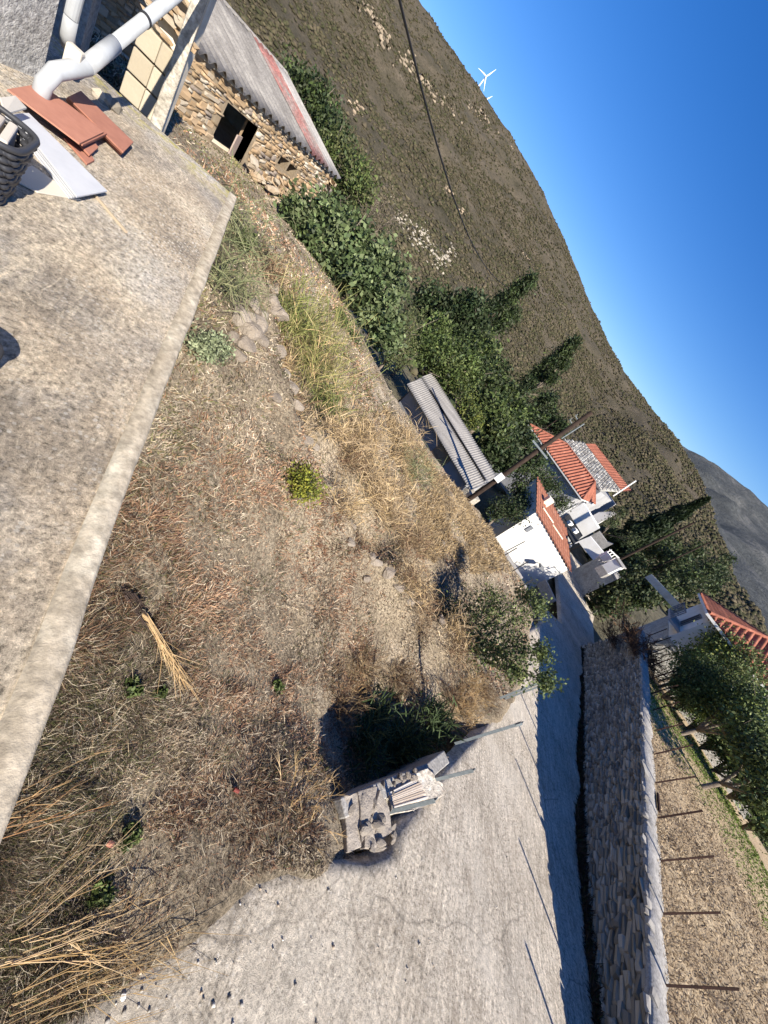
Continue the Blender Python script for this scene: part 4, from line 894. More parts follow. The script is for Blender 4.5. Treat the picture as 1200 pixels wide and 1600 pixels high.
for p, q in ((Ra, Rb), (Ca, Ra), (Cn, Ra), (Cb, Rb), (Cd, Rb)): mb.tube([p + (0, 0, .05), q + (0, 0, .05)], .1, 8)
mb.build('ridge_tiles', MAT['rooftile'], rh)
o3 = .55; wc = [xy(cor) + (ea + eb) * o3, xy(cor) + ea * (La - o3) + eb * o3, xy(cor) + ea * (La - o3) + eb * (Lb - o3), xy(cor) + ea * o3 + eb * (Lb - o3)]
MB().prism([tuple(p) for p in wc], -8, ze3 - .05).build('wall', MAT['white'], rh)
MB().prism([tuple(p + (p - np.mean(wc, 0)) / np.linalg.norm(p - np.mean(wc, 0)) * .06) for p in wc], -8.1, ze3 - 2.6).build('stone_base', MAT['slate'], rh)
for p, q, nn in ((Ca, Cn, 0), (Cn, Cb, 1)): MB().bar(p - (0, 0, .1), q - (0, 0, .1), .08, .14).build('fascia', MAT['white'], rh)
bl0, bl1 = wc[0] - eb * .9, wc[0] + ea * 3.5 - eb * .9; zbal = ze3 - 1.9
MB().prism([tuple(wc[0]), tuple(wc[0] + ea * 3.5), tuple(bl1), tuple(bl0)], zbal - .15, zbal).build('balcony', MAT['greywall'], rh)
mb = MB()
for t in np.linspace(0, 1, 7): p = bl0 * (1 - t) + bl1 * t; mb.bar((*p, zbal), (*p, zbal + .9), .05)
mb.bar((*bl0, zbal + .9), (*bl1, zbal + .9), .06); mb.bar((*bl0, zbal + .45), (*bl1, zbal + .45), .04); mb.build('railing', MAT['shutter'], rh)
window((*(wc[0] + ea * 2 - eb * .03), ze3 - 1.2), ea, 1.0, 1.2, rh, frame='shutter')
# --- wind turbines on the ridge
def turbine(hpx, d, R, a0, label):
    h = PD(*hpx, d); t = thing('wind_turbine', label, 'wind turbine', h - (0, 0, 60), 'wind turbines on the ridge')
    MB().tube([h - (0, 0, 70), h], [2.4, 1.5], 12).build('tower', MAT['whiteturb'], t); dr = A3(xy(h)) / np.linalg.norm(xy(h)); sx = np.cross(dr, (0, 0, 1.))
    hub = h - dr * 4; MB().tube([hub + dr * 8, hub - dr * 1.5, hub - dr * 3], [2.2, 2.2, .6], 10).build('nacelle', MAT['whiteturb'], t)
    for k in range(3):
        a = math.radians(a0 + 120 * k); v = sx * math.cos(a) + np.array([0, 0, 1.]) * math.sin(a); pv = np.cross(dr, v); c = hub - dr * 1.5
        MB().add([c - pv * 1.3, c + pv * 1.3, c + v * R * .25 + pv * 2.2, c + v * R * .25 - pv * 1.0, c + v * R + pv * .4, c + v * R - pv * .2, c - dr * 1.0, c + v * R * .25 - dr * .7], [(0, 1, 2, 3), (3, 2, 4, 5), (0, 6, 7, 3), (6, 1, 2, 7), (3, 7, 5), (7, 2, 4)]).build('blade', MAT['whiteturb'], t)
turbine((759, 120), 1650, 29, 70, 'nearest and largest white wind turbine rising over the ridge')
turbine((758, 156), 1750, 22, 62, 'white wind turbine mostly hidden behind the ridge below the largest one')
if False: turbine((773, 190), 2100, 28, 68, 'faint distant wind turbine blade above the ridge, lowest in the row')
# ------------------------------------------------------------------ vegetation
def leaves(P, size, cols, up=.3, asp=.5, fold=True):
    """rhombic leaves at P; returns V,F,C"""
    n = len(P); d = rng.normal(size=(n, 3)); d[:, 2] += up; d /= np.linalg.norm(d, axis=1)[:, None]
    e = np.cross(d, rng.normal(size=(n, 3))); e /= np.linalg.norm(e, axis=1)[:, None]
    s = (size * rng.uniform(.6, 1.35, n))[:, None]
    V = np.stack([P - d * s * .5, P + e * s * asp * .5 - d * s * .02, P + d * s * .5, P - e * s * asp * .5 - d * s * .02], 1).reshape(-1, 3)
    F = np.arange(4 * n).reshape(n, 4); C = np.repeat(cols, 4, 0); return V, F, C
def lobes_cloud(lobes, per, clump, leafsize, pal, asp=.5, up=.3, var=.4, shell=.55):
    Vs, Fs, Cs = [], [], []; nb = 0; pal = np.array(pal)
    for c, r, *sc in lobes:
        sc = np.array(sc[0]) if sc else np.ones(3); nc = max(6, int(per * .045)); d = rng.normal(size=(nc, 3)); d /= np.linalg.norm(d, axis=1)[:, None]
        cc = np.array(c) + d * (r * rng.uniform(shell * .4, 1.0, nc) ** .6)[:, None] * sc
        k = per // nc; base = pal[rng.integers(0, len(pal), nc)] * rng.uniform(1 - var, 1 + var, (nc, 1))
        for j in range(nc):
            q = rng.normal(size=(k, 3)) * clump * rng.uniform(.6, 1.3) + cc[j]; col = base[j] * rng.uniform(.7, 1.35, (k, 1))
            V, F, C = leaves(q, leafsize, col, up, asp); Vs.append(V); Fs.append(F + nb); Cs.append(C); nb += len(V)
    return np.vstack(Vs), np.vstack(Fs), np.vstack(Cs)
DKG = [(.022, .038, .014), (.035, .055, .02), (.055, .075, .03), (.04, .05, .022)]
MDG = [(.06, .085, .025), (.09, .12, .035), (.04, .06, .02), (.12, .145, .05)]
OLV = [(.09, .10, .04), (.12, .125, .05), (.07, .08, .03)]
YLG = [(.16, .17, .035), (.12, .14, .03), (.09, .11, .03)]
FIG = [(.085, .11, .045), (.10, .14, .055), (.055, .08, .032), (.14, .17, .08)]
def tree(name, label, lobes, ground, per, clump, leaf, pal, cat='tree', group=None, asp=.5, trunk=.12, up=.3, limbs=True, shell=.55):
    """lobes: (px,py,dist,radius px[,scale]) -> world spheres"""
    L = []
    for l in lobes:
        p = PD(l[0], l[1], l[2]); dep = proj(p)[2]; L.append((p, l[3] * dep / FPX * .9, *(l[4:])))
    cx = np.mean([l[0] for l in L], 0); g = np.array([cx[0], cx[1], ground]); t = thing(name, label, cat, g, group)
    V, F, C = lobes_cloud(L, per, clump, leaf, pal, asp, up, shell=shell); link('crown', npmesh('crown', V, F, 4, C), MAT['leaf'], t)
    mb = MB(); top = g + np.array([0, 0, max(.15, (min(l[0][2] - l[1] * .5 for l in L) - ground) * .8)])
    mb.tube([g - (0, 0, .2), mid(g, top, .5) + rng.normal(size=3) * .04 * trunk / .1, top], [trunk, trunk * .85, trunk * .7], 8)
    if limbs:
        for p, r, *_ in L:
            m_ = mid(top, p, .5) + rng.normal(size=3) * r * .12; mb.tube([top, m_, p], [trunk * .6, trunk * .42, trunk * .15], 6)
            for _ in range(4): mb.tube([m_, mid(m_, p, .6) + rng.normal(size=3) * r * .3, p + rng.normal(size=3) * r * .6], [trunk * .25, trunk * .18, trunk * .05], 5)
    mb.build('trunk', MAT['bark'], t, smooth=True); return t
tree('fig_tree', 'sprawling broad leaved fig tree at the drop below the lot', [(470, 345, 19, 26), (500, 335, 19.5, 34), (540, 375, 18.5, 42), (495, 385, 18, 30), (575, 400, 18.5, 42), (605, 440, 18, 36), (560, 440, 17, 30), (590, 480, 17, 38), (605, 520, 16.6, 26), (530, 420, 17.5, 28)], -5.5, 1250, .24, .21, FIG, asp=.62, trunk=.16, up=.2)
tree('green_shrub', 'dense green shrub at the foot of the stone house corner', [(462, 345, 19.3, 22), (470, 375, 18, 18), (455, 322, 20.2, 16)], -3, 800, .12, .1, MDG, 'shrub', trunk=.06)
tree('evergreen_tree', 'dark evergreen tree behind the ridge of the stone house', [(462, 125, 33, 22), (480, 150, 33, 28), (505, 165, 33, 26), (500, 195, 32, 28), (520, 210, 31, 26)], -7, 1100, .3, .22, DKG + MDG[:1], trunk=.25)
tree('evergreen_tree', 'olive green tree beside the far corner of the stone house', [(530, 245, 29, 30), (510, 235, 29, 22), (555, 270, 28, 28), (520, 290, 28, 26), (560, 300, 27, 24)], -7, 1100, .28, .2, MDG + OLV, trunk=.22)
tree('bare_bush', 'greyish sparse twiggy bush above the fig tree', [(590, 310, 30, 28), (615, 340, 30, 24), (580, 335, 29, 20)], -8, 500, .25, .14, [(.12, .10, .075), (.10, .09, .06), (.15, .12, .09)], 'bush', asp=.25, trunk=.08)
tree('shrub', 'low green shrub between the two tiers of the lot edge', [(535, 500, 13.5, 17), (545, 525, 13.3, 18), (528, 515, 13, 12)], -2.7, 700, .12, .08, MDG, 'shrub', trunk=.04)
tree('olive_tree', 'grey green thin tree between the fig tree and the shed', [(625, 520, 20, 24), (640, 550, 21, 22), (618, 560, 19.5, 18), (650, 500, 23, 24)], -7, 700, .24, .12, OLV + MDG[:1], trunk=.1)
tree('citrus_tree', 'bright mid green tree behind the left end of the shed', [(665, 540, 27, 32), (690, 560, 27.5, 34), (680, 520, 29, 28), (700, 590, 27, 28), (715, 555, 29, 30), (730, 580, 29, 26)], -8, 1700, .3, .24, MDG + [(.09, .13, .035)], trunk=.2)
tree('citrus_tree', 'yellowing tree over the middle of the shed roof', [(730, 640, 26, 22), (725, 615, 26.5, 20), (742, 655, 25.5, 16)], -8, 900, .22, .17, YLG + MDG, trunk=.14)
tree('broad_tree', 'tall mid green tree behind the middle of the shed', [(745, 600, 31, 30), (760, 635, 30, 32), (745, 565, 33, 28), (775, 665, 29, 28), (780, 610, 33, 24), (770, 580, 34, 26), (800, 640, 34, 26), (755, 545, 34, 24)], -9, 1700, .34, .3, MDG + DKG, trunk=.25)
tree('dark_tree', 'dark spreading tree behind the citrus trees, left of the crowns', [(670, 470, 38, 22), (700, 480, 38, 24), (730, 485, 38, 26), (715, 505, 37, 24), (690, 500, 37, 22), (740, 510, 38, 22)], -12, 1500, .4, .36, DKG, trunk=.25)
tree('dark_conifer', 'dark conifer with the highest pointed crown against the brown hillside', [(760, 490, 42, 20), (780, 475, 42, 15), (797, 462, 42, 11), (813, 451, 42, 8), (828, 440, 42, 4), (750, 520, 41, 24), (785, 505, 42, 13), (800, 492, 43, 8), (735, 470, 42, 10)], -13, 1000, .3, .36, DKG + MDG[:1], asp=.3, trunk=.3)
tree('dark_conifer', 'dark leaning conifer above the red hipped roof, pointing up the slope', [(897, 535, 46, 3), (886, 545, 46, 6), (873, 557, 46, 9), (858, 570, 46, 12), (842, 583, 46, 14), (825, 600, 45, 17), (810, 620, 44, 20), (860, 590, 45, 8), (880, 570, 46, 5)], -14, 1000, .28, .36, DKG + MDG[:1], asp=.3, trunk=.3)
tree('broad_tree', 'dark green tree between the shed and the red hipped roof', [(790, 690, 33, 26), (805, 660, 36, 24), (790, 720, 30, 22), (770, 700, 29, 20), (815, 690, 36, 24), (830, 720, 36, 22)], -10, 1500, .34, .3, DKG + MDG[2:3], trunk=.22)
tree('broad_tree', 'rounded green tree just left of the tip of the red hipped roof', [(845, 640, 55, 18), (860, 655, 55, 14), (835, 655, 52, 16), (875, 668, 54, 10), (855, 625, 56, 14)], -12, 1300, .4, .36, DKG + MDG[:1], trunk=.2)
tree('garden_tree', 'shaded garden tree between the shed and the white house', [(820, 745, 32, 22), (835, 770, 32, 20), (810, 765, 29, 16), (848, 755, 36, 16)], -9, 900, .28, .18, MDG[:2] + DKG, trunk=.16)
tree('garden_tree', 'dark shaded tree under the left wall of the red hipped house', [(850, 740, 40, 18), (865, 760, 40, 16), (840, 715, 42, 16), (875, 785, 38, 14)], -10, 800, .3, .2, DKG + MDG[:1], trunk=.18)
tree('garden_tree', 'dark bushy tree against the left corner of the white house', [(790, 790, 26, 18), (805, 800, 26, 18), (775, 800, 25, 14), (820, 790, 28, 16)], -8, 800, .25, .16, DKG, trunk=.12)
tree('garden_bush', 'dark bush between the white gable wall and the stone hut', [(955, 815, 48, 11), (968, 800, 49, 9), (985, 842, 46, 10)], -8, 500, .25, .2, DKG + OLV, 'bush', trunk=.1)
# cypress
cb = PD(1000, 838, 60); ct = PD(1106, 779, 60); cyp = thing('cypress', 'tall narrow dark cypress standing alone before the far mountain', 'tree', (ct[0], ct[1], -11))
n = 14000; tt = rng.uniform(0, 1, n); rad = 1.9 * np.minimum(1, (1 - tt) * 1.6) ** .8 * np.minimum(1, tt * 6 + .3) * np.sqrt(rng.uniform(.15, 1, n)) * (1 + .25 * np.sin(tt * 40 + rng.uniform(0, 1, n))); a = rng.uniform(0, 6.283, n)
P = np.stack([ct[0] + rad * np.cos(a), ct[1] + rad * np.sin(a), -10 + (ct[2] + 10) * tt], 1); V, F, C = leaves(P, .7, np.array(DKG)[rng.integers(0, 2, n)] * rng.uniform(.5, 1.0, (n, 1)), 1.5, .35); link('crown', npmesh('crown', V, F, 4, C), MAT['leaf'], cyp)
MB().tube([(ct[0], ct[1], -11), (ct[0], ct[1], ct[2] - 1.5)], [.3, .05], 8).build('trunk', MAT['bark'], cyp)
LBR = ['trees in the valley beyond the stone hut']
for i, (px, py, d, r, lb) in enumerate([(985, 905, 47, 16, 'low dark bush in the lane hollow behind the dead creeper'), (960, 935, 44, 16, 'low dark bush at the lane edge left of the dead creeper'), (1010, 925, 47, 16, 'low dark bush below the pale tapering parapet'), (1035, 915, 52, 16, 'dark bush at the left of the pale tapering parapet'), (985, 880, 55, 14, 'small dark bush right behind the roadside hut'), (1060, 880, 62, 15, 'round dark tree behind the pale tapering parapet'), (1085, 865, 75, 14, 'distant dark tree beneath the cypress on the valley side'), (1100, 895, 66, 16, 'bushy tree between the cypress and the right house roof'), (1075, 905, 56, 13, 'small tree just left of the right house roof tip'), (1120, 905, 80, 14, 'distant tree behind the right house roof tip'), (1045, 855, 70, 12, 'distant tree directly right of the stone hut'), (1130, 880, 95, 13, 'farthest dark tree by the foot of the far mountain'), (1030, 840, 65, 10, 'small dark tree below the cypress foot')]):
    tree('valley_tree', lb, [(px, py, d, r), (px - 8, py + 12, d * .97, r * .8), (px + 7, py - 7, d * 1.02, r * .8), (px - 18, py + 6, d, r), (px - 32, py + 12, d, r), (px - 46, py + 18, d, r * .9)], float(valley_h(np.array([math.atan2(*ray(px - 20, py + 9)[:2])]), np.array([d]))[0]), 520, .4, .36, DKG + MDG[:1] + OLV[:1], group='trees in the valley beyond the stone hut', trunk=.2)
# right-hand trees along the field
RB = [('large yellow green tree below the right house roof', [(1078, 1032, 29, 24), (1100, 1050, 29, 30), (1118, 1022, 30, 30), (1088, 1070, 28, 24), (1105, 1090, 27, 26)], YLG + MDG), ('olive green tree with pale leaves under the right house eave', [(1140, 1020, 31, 28), (1122, 998, 31, 20), (1165, 1045, 30, 32), (1140, 1055, 29, 30)], OLV + MDG), ('dark bushy tree at the right edge beside the field', [(1150, 1090, 27, 34), (1180, 1110, 26, 38), (1185, 1150, 24.5, 34), (1135, 1120, 26, 26), (1165, 1150, 24, 24)], MDG + YLG[2:] + DKG), ('leafy bush at the right edge lowest beside the field', [(1198, 1205, 22, 32), (1180, 1180, 23, 24), (1215, 1255, 21, 36)], MDG + DKG)]
for i, (px, py, d_) in enumerate([(1062, 1078, 26.4), (1082, 1096, 27.6), (1104, 1128, 28.0), (1126, 1160, 28.2), (1148, 1196, 28.0), (1172, 1240, 27.6), (1196, 1290, 26.6)]):
    RB.append((['dark low bush at the far end of the green field edge', 'second low bush from the far end of the green field edge', 'third low bush from the far end of the green field edge', 'middle low bush along the green field edge', 'third low bush from the near end of the green field edge', 'second low bush from the near end of the green field edge', 'nearest low bush along the green field edge'][i], [(px + 4, py + 0, d_, 24), (px + 22, py - 4, d_ + .4, 30), (px + 42, py - 8, d_ + .9, 32), (px + 14, py - 22, d_ + .5, 26), (px + 34, py - 30, d_ + .6, 30), (px + 20, py + 16, d_ + .2, 24), (px + 48, py + 18, d_ + .2, 28)], DKG + MDG))
for lb, lobes, pal in RB:
    pal = [tuple(min(.4, c * 1.55) for c in p) for p in pal]; tree('orchard_tree' if 'bush' not in lb or 'leafy' in lb or 'bushy' in lb else 'bush', lb, lobes, -7.0, 1700 if 'low bush' not in lb else 1500, .3 if 'low bush' not in lb else .2, .17 if 'low bush' not in lb else .12, pal, 'tree' if 'low bush' not in lb else 'bush', trunk=.12)
# wall-top dead creeper
def twigs(name, label, base, n, length, spread, up, m, cat='plant', cols=None, w=.006, fork=3, group=None, jit=.2, direction=None):
    V, F, C = [], [], []; nb = 0
    for i in range(n):
        p = np.array(base) + np.append(rng.normal(size=2) * jit, 0); d = rng.normal(size=3) * spread; d[2] = abs(d[2]) * .4 + up
        if direction is not None: d = d + np.array(direction)
        d /= np.linalg.norm(d); L = length * rng.uniform(.5, 1.2); k = 6; sag = rng.uniform(-.1, .35); col = np.array(cols[rng.integers(0, len(cols))]) * rng.uniform(.75, 1.25)
        segs = [(p, d, L)]
        for _ in range(fork): t = rng.uniform(.3, .8); dd_ = d + rng.normal(size=3) * .35; segs.append((p + d * L * t - np.array([0, 0, sag * L * t * t]), dd_ / np.linalg.norm(dd_), L * rng.uniform(.2, .5)))
        for (p0, dd_, LL) in segs:
            e = np.cross(dd_, rng.normal(size=3)); e /= np.linalg.norm(e); f = np.cross(dd_, e)
            for e_ in (e, f):
                t = np.linspace(0, 1, k)[:, None]; ctr = p0 + dd_ * LL * t - np.array([0, 0, 1.]) * sag * LL * t * t; ww = w * (1 - .75 * t)
                v = np.stack([ctr - e_ * ww, ctr + e_ * ww], 1).reshape(-1, 3); V.append(v); i_ = np.arange(k - 1) * 2 + nb; F.append(np.stack([i_, i_ + 1, i_ + 3, i_ + 2], 1)); C.append(np.repeat([col], len(v), 0)); nb += len(v)
    V = np.vstack(V) - np.array(base)
    o = link(name, npmesh(name, V, np.vstack(F), 4, np.vstack(C)), MAT['blade'], loc=base); return tag(o, label, cat, group)
BRN = [(.14, .08, .05), (.20, .12, .07), (.10, .06, .045)]; STR = [(.50, .36, .19), (.58, .43, .24), (.42, .30, .15), (.62, .48, .30)]; DUL = [(.30, .22, .13), (.36, .27, .17), (.25, .18, .11), (.42, .32, .2)]
twigs('dead_creeper', 'reddish brown dead creeper hanging over the far end of the stone wall', wall_pt(25.5, 0).tolist() + [WT - .3], 260, 1.3, .8, .15, None, 'creeper', BRN, .02, 3, jit=.9)
twigs('dead_creeper', 'dark dead creeper trailing down the middle of the shaded stone wall', wall_pt(27.0, -.3).tolist() + [WT - 1.4], 120, 1.0, .8, .0, None, 'creeper', BRN, .02, 2, jit=.7)
# leafy young tree by the road
tree('leafy_tree', 'loose leafy young tree leaning over the road edge beside the paired posts', [(700, 950, 11.2, 30), (715, 975, 11.0, 28), (690, 975, 10.8, 20), (745, 950, 11.6, 34), (735, 990, 10.6, 30), (770, 985, 11.0, 34), (755, 1015, 10.4, 26), (800, 965, 12.0, 28), (770, 940, 12.4, 24), (780, 1020, 10.4, 26), (810, 1010, 11.0, 22), (840, 950, 12.6, 14), (845, 1020, 11.0, 12), (805, 1050, 10.0, 16), (820, 930, 13.0, 12), (852, 1065, 10.4, 7)], -5.6, 620, .15, .085, [(.09, .12, .04), (.12, .15, .05), (.07, .10, .035), (.15, .17, .06)], asp=.6, trunk=.05, shell=.3)
# oleander
def spiky(name, label, base, n, L, w, pal, cat='plant', up=.8, spread=1.0, jit=.1, group=None, seg=3):
    d = rng.normal(size=(n, 3)) * spread; d[:, 2] = np.abs(d[:, 2]) * .5 + up; d /= np.linalg.norm(d, axis=1)[:, None]; p = rng.normal(size=(n, 3)) * jit; p[:, 2] = np.abs(p[:, 2])
    l = (L * rng.uniform(.5, 1.15, n))[:, None]; e = np.cross(d, rng.normal(size=(n, 3))); e /= np.linalg.norm(e, axis=1)[:, None]; sag = rng.uniform(.05, .5, n)[:, None]; R = []
    for t, k in ((0, .5), (.35, 1), (.7, .8), (1, .1)):
        c = p + d * l * t - np.array([0, 0, 1.]) * sag * l * t * t; R += [c - e * w * k, c + e * w * k]
    V = np.stack(R, 1).reshape(-1, 3); b = np.arange(n)[:, None] * 8; F = np.concatenate([b + np.array([[i, i + 1, i + 3, i + 2]]) for i in (0, 2, 4)], 0)
    C = np.repeat(np.array(pal)[rng.integers(0, len(pal), n)] * rng.uniform(.7, 1.3, (n, 1)), 8, 0)
    o = link(name, npmesh(name, V, F, 4, C), MAT['blade'], loc=base); return tag(o, label, cat, group)
lotp = lambda px, py: (lambda q: np.array([q[0], q[1], float(lot_h(q[0], q[1]))]))(_hit(px, py))
def _hit(px, py):
    r = ray(px, py); ds = np.concatenate([np.arange(.4, 8, .04), np.arange(8, 26, .1)]); h = lot_h(r[0] * ds, r[1] * ds); z = ZC + r[2] * ds; k = np.argmax(z < h); return r[:2] * ds[k]
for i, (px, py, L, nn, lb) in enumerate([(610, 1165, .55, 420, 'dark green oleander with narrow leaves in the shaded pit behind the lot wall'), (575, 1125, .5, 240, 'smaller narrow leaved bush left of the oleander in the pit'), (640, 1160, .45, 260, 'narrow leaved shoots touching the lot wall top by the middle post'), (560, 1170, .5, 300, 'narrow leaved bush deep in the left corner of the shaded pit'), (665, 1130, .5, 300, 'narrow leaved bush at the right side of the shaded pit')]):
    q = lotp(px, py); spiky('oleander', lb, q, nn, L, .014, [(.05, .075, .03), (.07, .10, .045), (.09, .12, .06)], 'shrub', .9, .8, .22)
# named small plants on the lot
q = lotp(458, 765)
def bush(name, label, px, py, r, per, leaf, pal, cat='bush', asp=.5, sq=(1, 1, .8)):
    q = lotp(px, py); t = thing(name, label, cat, q); V, F, C = lobes_cloud([(q + (rng.normal() * r * .35, rng.normal() * r * .35, r * rng.uniform(.4, .7)), r * .65, sq) for _ in range(4)], per, r * .22, leaf, pal, asp)
    link('foliage', npmesh('foliage', V, F, 4, C), MAT['leaf'], t); mb = MB()
    for _ in range(6): mb.tube([q - (0, 0, .03), q + (*(rng.normal(size=2) * r * .3), r * .9)], [.012, .004], 5)
    mb.build('stem', MAT['bark'], t); return t
bush('yellow_bush', 'small bright yellow green bush alone in the middle of the dry lot', 462, 768, .36, 620, .055, [(.20, .21, .03), (.15, .17, .03), (.10, .12, .025), (.24, .23, .04)])
bush('grey_herb', 'pale grey green herb patch below the rock pile', 328, 560, .30, 500, .05, [(.22, .26, .15), (.28, .31, .19), (.18, .21, .12)], 'plant', sq=(1, 1, .5))
for px, py, r, lb in [(375, 400, .28, 'small green herb clump just past the terrace corner'), (250, 1085, .07, 'tiny green weed by the road end of the straw bundle'), (430, 1075, .09, 'tiny pale green weed left of the shaded pit'), (205, 1080, .08, 'tiny green weed near the terrace, left of the straw bundle'), (200, 1310, .10, 'dark green weed among dry stalks near the terrace bottom'), (150, 1400, .09, 'green weed in the dry grass by the bottom of the lot')]:
    bush('green_weed', lb, px, py, r, 160, .05, MDG + [(.10, .14, .04)], 'weed')
def tussock(px, py, n, L, pal, lb, w=.005, jit=.3, up=.9, spread=.7, group='grass tussocks on the lot'):
    q = lotp(px, py); return spiky('grass_tussock', lb, q - (0, 0, .03), n, L, w, pal, 'grass tussock', up, spread, jit, group)
YG = [(.22, .22, .075), (.28, .26, .10), (.17, .19, .065), (.34, .29, .14)]
tussock(465, 540, 1100, .6, YG, 'long yellow green grass tussock below the rock pile, upper clump', .006, .55)
tussock(478, 592, 1200, .6, YG + STR[:1], 'long yellow green grass tussock in the middle clump below the rock pile', .006, .5)
tussock(445, 505, 700, .5, [(.16, .2, .06), (.22, .24, .08)], 'deep green grass tussock next to the rock pile', .006, .4)
tussock(500, 640, 500, .5, [(.10, .13, .04), (.13, .15, .05)], 'dark green grass tussock at the lower end of the yellow clump', .006, .3)
for px, py, lb in [(545, 715, 'combed straw coloured tussock in the middle of the lot, upper'), (575, 760, 'combed straw coloured tussock in the middle of the lot, centre'), (595, 800, 'pale golden tussock above the exposed rock ledge'), (560, 690, 'brown bent tussock above the combed straw ones'), (640, 740, 'grey green tussock near the crest before the shed'), (625, 690, 'pale tussock on the crest facing the shed wall'), (350, 370, 'green grey tussock beside the terrace corner'), (700, 800, 'wispy tussock on the crest before the utility pole'), (340, 450, 'green grey tussock against the terrace edge')]:
    tussock(px, py, 500, .55, (DUL + STR) if 'green' not in lb else [(.16, .18, .09), (.22, .22, .12)], lb, .006, .35, .5, .9)
for PL, k0, nm, L in ((LEDGES[1][0], 12, 'broken ledge above the leafy tree', .42), (LEDGES[2][0], 9, 'slope above the ledge', .38), (LEDGES[0][0], 7, 'upper bank beside the terrace corner', .32)):
    seg = np.linalg.norm(np.diff(PL, axis=0), axis=1); cum = np.r_[0, np.cumsum(seg)]
    for i in range(k0):
        u = (i + random.uniform(.1, .9)) / k0 * cum[-1]; x = np.interp(u, cum, PL[:, 0]) + random.uniform(-.25, .25); y = np.interp(u, cum, PL[:, 1]) + random.uniform(-.25, .25)
        spiky('grass_tussock', ['first', 'second', 'third', 'fourth', 'fifth', 'sixth', 'seventh', 'eighth', 'ninth', 'tenth', 'eleventh', 'twelfth'][i] + ' dry tussock, counted from the top, along the ' + nm, np.array([x, y, float(lot_h(np.array([x]), np.array([y]))[0]) - .03]), 420, L, .006, DUL + BRN[:2] if i % 3 else DUL + STR, 'grass tussock', .7, .9, .24, 'dry tussocks along the banks')
# fallen straw bundle, dry stalks
a, b = lotp(218, 968), lotp(308, 1112); dv = b - a
o = twigs('straw_bundle', 'bright orange straw bundle lying across the dry lot', a + (0, 0, .1), 16, float(np.linalg.norm(dv)) * .95, .022, .01, None, 'straw', [(.42, .29, .15), (.48, .35, .20), (.36, .24, .12)], .004, 3, jit=.015, direction=dv / np.linalg.norm(dv))
o = twigs('dead_branch', 'dark dead branch lying at the upper end of the straw bundle', lotp(193, 930) + (0, 0, .08), 8, .35, .05, 0, None, 'branch', [(.05, .035, .03)], .012, 3, jit=.03, direction=(lotp(218, 968) - lotp(193, 930)) / np.linalg.norm(lotp(218, 968) - lotp(193, 930)))
for px, py, tx, ty, n, lb, c, w in [(10, 1580, 310, 1455, 16, 'golden dry reed stalks sweeping along the road edge at the bottom left', STR, .003), (5, 1500, 200, 1450, 14, 'pale bent reed stalks just above the road edge at the bottom left', STR, .004), (0, 1290, 170, 1215, 12, 'rusty straw stalks leaning out from the terrace foot', [(.46, .28, .14), (.56, .38, .2)], .004), (20, 1440, 190, 1300, 12, 'thin straw stalks crossing the dark weeds near the bottom left', STR, .003)]:
    p = lotp(max(px, 3), py) + (0, 0, .18); q = lotp(tx, ty) + (0, 0, .12) if ty > 1300 or tx < 200 else lotp(tx, ty) + (0, 0, .15); dv = q - p
    twigs('dry_stalks', lb, p, n, float(np.linalg.norm(dv)), .16, .04, None, 'dry stalks', c, w, 3, jit=.06, direction=dv / np.linalg.norm(dv), group='dry stalks at the bottom left of the lot')
twigs('dead_branch', 'dark thin dead branch lying on the road edge at the lower left', PROAD(270, 1455) + (0, 0, .03), 16, .42, .25, .02, None, 'branch', [(.06, .045, .04), (.1, .07, .06)], .004, 3, jit=.04, direction=(PROAD(380, 1405) - PROAD(270, 1455)) / np.linalg.norm(PROAD(380, 1405) - PROAD(270, 1455)))
for px, py, n, L, lb in [(560, 1040, 150, .6, 'dark tall dry weeds at the far rim of the shaded pit'), (620, 1060, 150, .6, 'brown tall dry weeds at the far rim of the shaded pit, right side'), (720, 1110, 150, .5, 'pale dry weeds covering the road edge between two tall posts'), (755, 1085, 130, .45, 'brown dry weeds covering the road edge near the paired posts'), (530, 1110, 120, .5, 'brown dry weeds hanging over the left rim of the shaded pit'), (470, 1255, 40, .5, 'orange dry weed at the corner where lot meets road'), (700, 1090, 120, .55, 'tangled brown dry weeds between the oleander and the paired posts'), (735, 1075, 120, .5, 'pale dry grass heap beside the paired posts'), (690, 1150, 70, .4, 'dark reddish dry weeds at the lot wall beyond the oleander'), (520, 1075, 60, .5, 'purple brown dry weeds at the shaded pit edge'), (555, 1080, 50, .45, 'dry thistle stalks beside the pale stump in the pit'), (860, 900, 10, .5, 'dry stalks'), (655, 985, 60, .5, 'dark dry weeds at the step edge above the leafy tree')]:
    if px == 860: continue
    twigs('dry_weeds', lb, lotp(px, py) - (0, 0, .02), n, L, .7, .5, None, 'dry weeds', BRN + DUL if 'brown' in lb or 'dark' in lb else STR, .004, 4, jit=.2, group='dry weed clumps on the lot')
